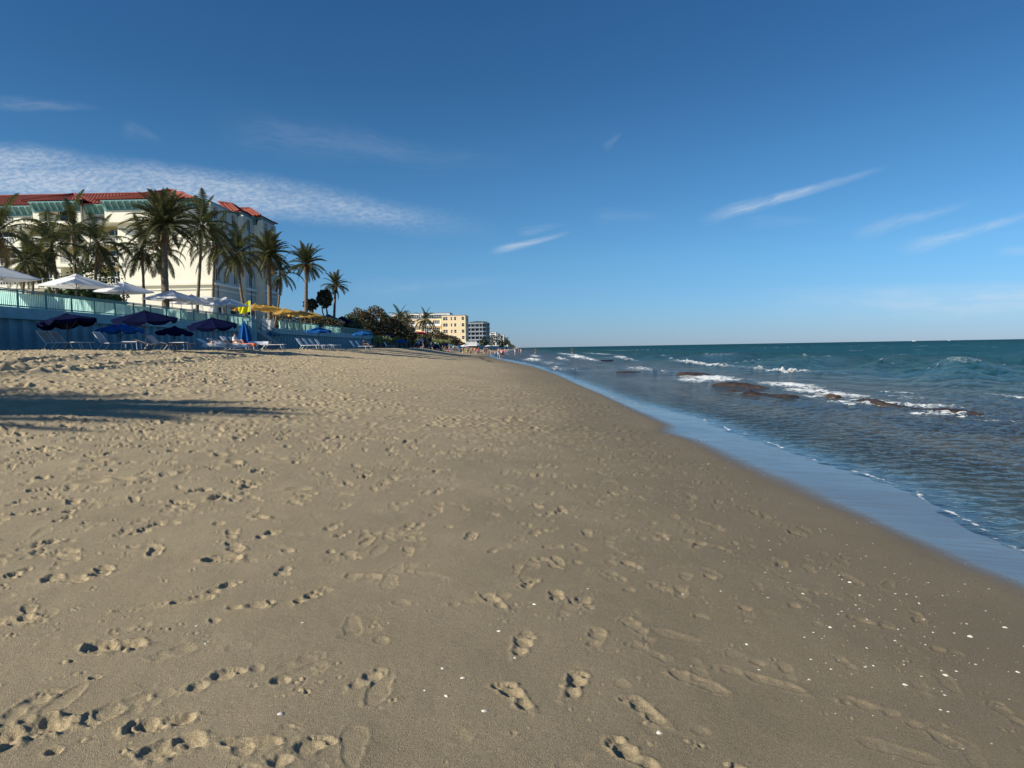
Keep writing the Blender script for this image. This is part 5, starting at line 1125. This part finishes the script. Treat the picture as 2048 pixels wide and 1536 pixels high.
def ellip(c_, r, n=10, m_=7):
    b = MB(); vs = [(c_[0]+r[0]*math.sin(math.pi*i/m_)*math.cos(2*math.pi*k/n), c_[1]+r[1]*math.sin(math.pi*i/m_)*math.sin(2*math.pi*k/n), c_[2]+r[2]*math.cos(math.pi*i/m_)) for i in range(m_+1) for k in range(n)]
    b.add(vs, [(i*n+k, i*n+(k+1) % n, (i+1)*n+(k+1) % n, (i+1)*n+k) for i in range(m_) for k in range(n)]); return b
for key, jj in (('stand', {**J, **POSES['stand']}), ('walk', {**J, **POSES['walk']}), ('sit', {**JS, **SIT}), ('lie', {**JL, **LIE})):
    P = {k: Vector(v) for k, v in jj.items()}
    hr = ellip(P['head'].lerp(P['crown'], .45)+Vector((0, .025, .02)), (.088, .10, .095)).mesh('hair', HAIR['dark'], True)
    sh = MB(); sh.tube([P['waist'].lerp(P['pelvis'], .5), P['pelvis'], P['lh'].lerp(P['lk'], .1)], [.155, .17, .12], 10); sh.tube([P['pelvis'], P['lh'], P['lh'].lerp(P['lk'], .55)], [.13, .115, .09], 8); sh.tube([P['pelvis'], P['rh'], P['rh'].lerp(P['rk'], .55)], [.13, .115, .09], 8)
    tp = MB(); tp.tube([P['pelvis'].lerp(P['waist'], .5), P['waist'], P['chest'], P['chest'].lerp(P['neck'], .6)], [.155, .15, .175, .10], 10); tp.tube([P['ls'].lerp(P['chest'], .4), P['ls'], P['ls'].lerp(P['le'], .5)], [.10, .082, .062], 8); tp.tube([P['rs'].lerp(P['chest'], .4), P['rs'], P['rs'].lerp(P['re'], .5)], [.10, .082, .062], 8)
    BODY[key] = (skinbody(key, jj), hr, sh.mesh('shorts', CLO['blue'], True), tp.mesh('top', CLO['white'], True))
def setm(o, m_): o.material_slots[0].link = 'OBJECT'; o.material_slots[0].material = m_
def person(pose, loc, rz, label, skin='tan', shorts='blue', top=None, hair='dark', group=None, sc=1.):
    t = thing('person', label, 'person', loc, rz, group, sc); a = BODY[pose]
    bo = link('body', a[0], t); setm(bo, SK[skin]); ho = link('hair', a[1], t); setm(ho, HAIR[hair]); so = link('swimwear', a[2], t); setm(so, CLO[shorts])
    if top: to = link('shirt', a[3], t); setm(to, CLO[top])
    return t
def pp(x, Yd): return gp(x, Yd)
# wading pair and others near the point
def gpx(x, y, lim=220):
    p = ground(x, y, lim); return None if p is None else (p.x, p.y, p.z)
def stand_at(x, yfeet, hpx, water=False):
    Yd = 1.72*FPX/hpx; X_ = px2x(x, Yd); return (X_, Yd, (WZ-.1 if water else max(b1(X_, Yd), WZ-.15)))
person('walk', stand_at(997, 713, 21), R(20), 'person in pale swimwear walking at the water edge, left of the strolling pair', 'fair', 'white', None, 'blond')
person('walk', stand_at(1004, 713, 22), R(-20), 'person in dark shorts walking at the water edge, right of the strolling pair', 'brown', 'black', 'pink')
for k, (x, hp, sk, so, tp_, lb) in enumerate([(1015, 13, 'tan', 'blue', None, 'wader in blue shorts just right of the strolling pair'), (1030, 14, 'fair', 'white', 'white', 'wader in white shirt in the shallows'), (1042, 11, 'fair', 'white', 'white', 'small wader in white farther right in the shallows'), (1070, 12, 'tan', 'black', 'black', 'dark figure standing in the surf near small breakers'), (1144, 13, 'tan', 'black', 'black', 'dark figure standing in the sea behind a white breaker'), (1038, 10, 'tan', 'red', None, 'small bather with red trunks in the water'), (1037, 9, 'brown', 'blue', 'blue', 'small blue clad bather at the far water edge')]):
    person('stand', stand_at(x, 0, hp, True), R(40*k), lb, sk, so, tp_)
r_ = random.Random(11); cols = list(CLO); GP = 'beachgoers crowded on the far beach'
seen = {}
crowd = [(838, 17, 'walk', 'white'), (834, 17, 'stand', 'white'), (861, 17, 'stand', 'white'), (863, 16, 'walk', 'grey'), (950, 13, 'stand', 'orange'), (957, 13, 'stand', 'red'), (944, 12, 'walk', None), (958, 13, 'walk', 'red'), (968, 12, 'stand', 'black')]
for (x, hp, ps, tp_) in crowd:
    so = cols[(int(x)*5+hp) % 9]; l_ = f"far beachgoer at {'lifeguard stand, left side' if x < 850 else 'lifeguard stand, right side' if x < 900 else 'pavilion'}, {'walking' if ps == 'walk' else 'standing'}, {tp_+' shirt' if tp_ else 'bare chest'}, {so} shorts"
    person(ps, stand_at(x, 0, hp), r_.uniform(0, 6.28), l_, r_.choice(list(SK)), so, tp_, r_.choice(list(HAIR)), GP)
for k in range(74):
    x = r_.choice([r_.uniform(800, 975), r_.uniform(870, 965), r_.uniform(930, 1045)]); hp = max(5.0, 15.5-(x-820)*.034+r_.uniform(-1.5, 1.5)) if x > 870 else r_.uniform(12, 16)
    ps = r_.choice(['sit', 'lie', 'sit', 'stand', 'walk'] if x < 940 else ['stand', 'walk', 'sit'])
    Yd = 1.72*FPX/hp; X_ = px2x(x, Yd)+r_.uniform(-1, 1); z = b1(X_, Yd)
    if z < WZ-.1: X_ -= 3; z = b1(X_, Yd)
    if X_ < -22.3: X_ = -20+r_.uniform(-1, 1); z = b1(X_, Yd)
    while True:
        so = r_.choice(cols); tp_ = r_.choice([None, None, None]+cols)
        if (ps, so, tp_) not in seen: break
    seen[(ps, so, tp_)] = 1
    word = {'sit': 'sitting on the sand', 'lie': 'lying on the sand', 'stand': 'standing', 'walk': 'walking'}[ps]
    person(ps, (X_, Yd, max(z, WZ-.1)), r_.uniform(0, 6.28), f"distant beachgoer {word} in {('a '+tp_+' top and ') if tp_ else ''}{so} swimwear", r_.choice(list(SK)), so, tp_, r_.choice(list(HAIR)), GP)
# sunbathers on the sunlit loungers (feet towards the sea)
l1 = gp(452, 51.5); o = person('lie', (l1[0]+.2, l1[1], l1[2]+.33), R(90), 'sunbather lying back with dark hair on a white lounger', 'tan', 'black', 'black', 'dark')
l1 = gp(476, 53); o = person('sit', (l1[0]-.15, l1[1], l1[2]+.33), R(90), 'sunbather sitting up with raised knees on the high backed lounger', 'fair', 'white', 'white', 'dark')
l1 = gp(434, 50); person('lie', (l1[0]+.2, l1[1], l1[2]+.33), R(90), 'sunbather in pale clothes on the leftmost sunlit lounger', 'fair', 'white', 'white', 'blond')
l1 = gp(727, 86); person('sit', (l1[0]+.1, l1[1], l1[2]+.33), R(90), 'person sitting on the lounger of the last pair by the wall end', 'tan', 'black', 'black', 'dark')

# lifeguard stand with red parasol
p = gp(852, 165); t = thing('lifeguard_stand', 'dark lifeguard stand with pale blue side panel', 'lifeguard stand', p); z0 = p[2]; hd = at(852, 686, 165).z-z0
for sx in (-1.1, 1.1):
    for sy in (-.9, .9): MB().tube([(sx*1.2, sy*1.2, 0), (sx, sy, hd)], .08, 6).build('leg', M['wood'], t)
MB().box(-1.5, 1.5, -1.2, 1.2, hd, hd+.15).build('platform', M['wood'], t); MB().box(-1.5, -.4, -1.22, -1.16, hd+.15, hd+1.0).build('side_panel', M['towel'], t); MB().box(-1.3, 1.3, 1.0, 1.1, hd+.15, hd+1.2).build('back_panel', M['wood'], t)
b = MB()
for k in range(8): b.box(.9+k*.0, 1.5, -1.25-k*.12, -1.2-k*.12, hd-.3*(k+1), hd-.3*(k+1)+.05)
b.build('ladder', M['wood'], t)
parasol('red parasol shading the lifeguard stand', M['red'], 2.9, at(845, 664, 165).z-z0-hd, False, (0, R(8)), None, (px2x(845, 165), 165, z0+hd+.15), .4, .5, .12)
person('stand', (p[0]+.25, 165, z0+hd+.15), 0, 'lifeguard in a lime vest standing under the red parasol', 'tan', 'white', 'lime')
# tents and coloured shelters
def tent(x, Yd, w_, h, m, label, loc=None):
    p = gp(x, Yd); t = thing('beach_tent', label, 'tent', p); b = MB(); n = 10; vs = []
    for i in range(n+1):
        a = math.pi*i/n
        for yy, sc_ in ((-w_*.4, 1), (0, .95), (w_*.4, .25)): vs.append((-math.cos(a)*w_/2*sc_, yy, math.sin(a)*h*sc_))
    b.add(vs, [(i*3+j, (i+1)*3+j, (i+1)*3+j+1, i*3+j+1) for i in range(n) for j in range(2)]); b.build('shell', M[m], t)
    b = MB(); b.tube([(-math.cos(math.pi*i/n)*w_/2, -w_*.4, math.sin(math.pi*i/n)*h) for i in range(n+1)], .03, 5); b.build('hoop', M['wpole'], t); return t
tent(840, 158, 2.2, 1.6, 'blue', 'small blue dome tent in front of the lifeguard stand'); tent(873, 172, 2.0, 1.3, 'blue', 'blue tent right of the lifeguard stand'); tent(911, 190, 2.4, 1.5, 'towel', 'pale blue dome tent in the crowd')
for (x, yt, Yd, w_, m_, lb) in [(803, 683, 140, 2.8, 'blue', 'blue parasol over people left of the lifeguard stand'), (904, 691, 200, 2.6, 'dgreen', 'green parasol in the crowd'), (917, 692, 205, 2.6, 'blue', 'blue parasol in the crowd beside the green one'), (929, 689, 215, 2.4, 'canvas', 'white parasol before the pavilion'), (976, 690, 300, 2.6, 'canvas', 'white parasol near the grey condominium'), (1001, 692, 400, 3, 'dgreen', 'green parasol farthest along the beach'), (892, 690, 196, 2.5, 'navy', 'navy parasol before the low shrubs')]:
    p = at(x, yt, Yd); gz = b1(p.x, Yd); parasol(lb, M[m_], w_, max(1.7, p.z-gz), False, (0, R(6)), 'parasols in the far crowd', (p.x, Yd, gz), x, .45, .12)
# boats
def boat(x, y, label, L):
    p = wpt(x, y, WZ); Yd = min(p.y, 2600); X_ = px2x(x, Yd); t = thing('motor_boat', label, 'boat', (X_, Yd, WZ), 0)
    pl = [(-L/2, -.15*L), (L*.25, -.15*L), (L/2, 0), (L*.25, .15*L), (-L/2, .15*L)]; b = MB(); n = 5
    b.add([(x_*.85, y_*.6, -.3) for x_, y_ in pl]+[(x_, y_, .12*L) for x_, y_ in pl], [tuple(range(n))[::-1], tuple(range(n, 2*n))]+[(i, (i+1) % n, (i+1) % n+n, i+n) for i in range(n)]); b.build('hull', M['hull'], t)
    MB().box(-L*.25, L*.1, -.1*L, .1*L, .12*L, .25*L).build('cabin', M['hull'], t); MB().box(-L*.22, L*.11, -.101*L, .101*L, .17*L, .22*L).build('window', M['glass'], t); MB().box(-L*.28, L*.08, -.11*L, .11*L, .31*L, .33*L).build('roof', M['hull'], t)
    b = MB()
    for sx in (-.26, .06): b.tube([(sx*L, -.1*L, .12*L), (sx*L, -.1*L, .31*L)], .01*L, 4); b.tube([(sx*L, .1*L, .12*L), (sx*L, .1*L, .31*L)], .01*L, 4)
    b.build('roof_post', M['hull'], t)
boat(1829, 683, 'small white motor boat on the horizon toward the right', 14); boat(1898, 681.5, 'tiny white boat on the horizon right of the other', 9)

# ------------------------------------------------------------------ shells
def shellmesh(seed):
    g = random.Random(seed); b = MB(); n, m_ = 9, 4; vs = [(0, 0, .0055)]
    for i in range(1, m_+1):
        f = i/m_
        for k in range(n): a = math.pi*2*k/n; rr_ = .013*f*(1+.12*math.cos(3*a+seed)+.08*g.random()); vs.append((rr_*math.cos(a), rr_*.75*math.sin(a), .0055*(1-f*f)))
    b.add(vs, [(0, 1+k, 1+(k+1) % n) for k in range(n)]+[(1+i*n+k, 1+(i+1)*n+k, 1+(i+1)*n+(k+1) % n, 1+i*n+(k+1) % n) for i in range(m_-1) for k in range(n)]); return b.mesh('shell', M['shell'], True)
SM = [shellmesh(k) for k in range(4)]; r_ = random.Random(3)
allp = [(x, y, s_) for x, y, s_ in ((925, 1355, 1.1), (893, 1391, 1.0), (968, 1422, 1.1), (997, 1261, 1.1), (560, 1430, 1.2), (412, 1289, .8), (393, 1252, .9), (1030, 1315, .8), (1068, 1208, 1.1), (1176, 1176, .9), (1494, 1288, 1.1), (1318, 1465, 1.3), (150, 1220, 1), (885, 1337, .9), (1366, 1186, .9), (1700, 1165, 1.4), (1940, 1273, 1.6), (1892, 1350, 1.2), (2035, 1344, 1), (1810, 1370, 1.1), (1660, 1256, 1.2), (1606, 1188, 1.1), (2010, 1255, 1.2), (850, 1380, .7), (605, 1245, .7))]
allp = [(ground(x, y), s_) for x, y, s_ in allp]
BANDS = [(960, 885, 90, 22), (1030, 820, 70, 18), (1110, 790, 60, 25), (1560, 1050, 120, 75), (1640, 1170, 110, 60), (1780, 1240, 110, 80), (1900, 1300, 130, 110), (1400, 960, 70, 50), (1280, 880, 60, 45), (1240, 830, 50, 60), (1180, 790, 50, 45), (1150, 900, 100, 60), (1300, 980, 110, 60)]
while len(allp) < 1500:
    bx_, by_, sx_, sy_ = r_.choice(BANDS); x, y = r_.gauss(bx_, sx_), r_.gauss(by_, sy_)
    if y < 745 or y > 1530 or x > 2060: continue
    p = ground(x, y, 70)
    if p is None or p.x > 3.6 or p.y < 2.1: continue
    allp.append((p, r_.choice([.28, .35, .45, .6, .95])*.72*(1+max(0, p.y-7)*.09)))
Pn = np.array([[p.x, p.y] for p, _ in allp]); Zn, _, _ = terrain(Pn[:, 0], Pn[:, 1])
order = sorted(range(len(allp)), key=lambda i: -allp[i][1]/allp[i][0].y); vs = []; 
base_me = [np.array([v.co[:] for v in m_.vertices]) for m_ in SM]; rest = MB()
for rank, i in enumerate(order):
    p, s_ = allp[i]; z = float(Zn[i]); a = r_.uniform(0, 6.28)
    if rank < 290: o = link('seashell', SM[rank % 4], None, (p.x, p.y, z-.001), (r_.gauss(0, .15), r_.gauss(0, .15), a), s_); tag(o, 'small white seashell lying on damp sand near the waterline', 'shell', 'white shells scattered on the sand')
    else:
        ca, sa = math.cos(a)*s_, math.sin(a)*s_; c_ = [(.013, 0), (.006, .009), (-.008, .009), (-.012, 0), (-.005, -.010), (.008, -.008)]
        rest.add([(p.x, p.y, z+.005*s_)]+[(p.x+x_*ca-y_*sa, p.y+x_*sa+y_*ca, z-.001) for x_, y_ in c_], [(0, 1+k, 1+(k+1) % 6) for k in range(6)])
tag(rest.build('shell_fragments', M['shell']), 'tiny shell fragments strewn over the damp sand', 'shells', kind='stuff')
print('objects', len(bpy.data.objects))
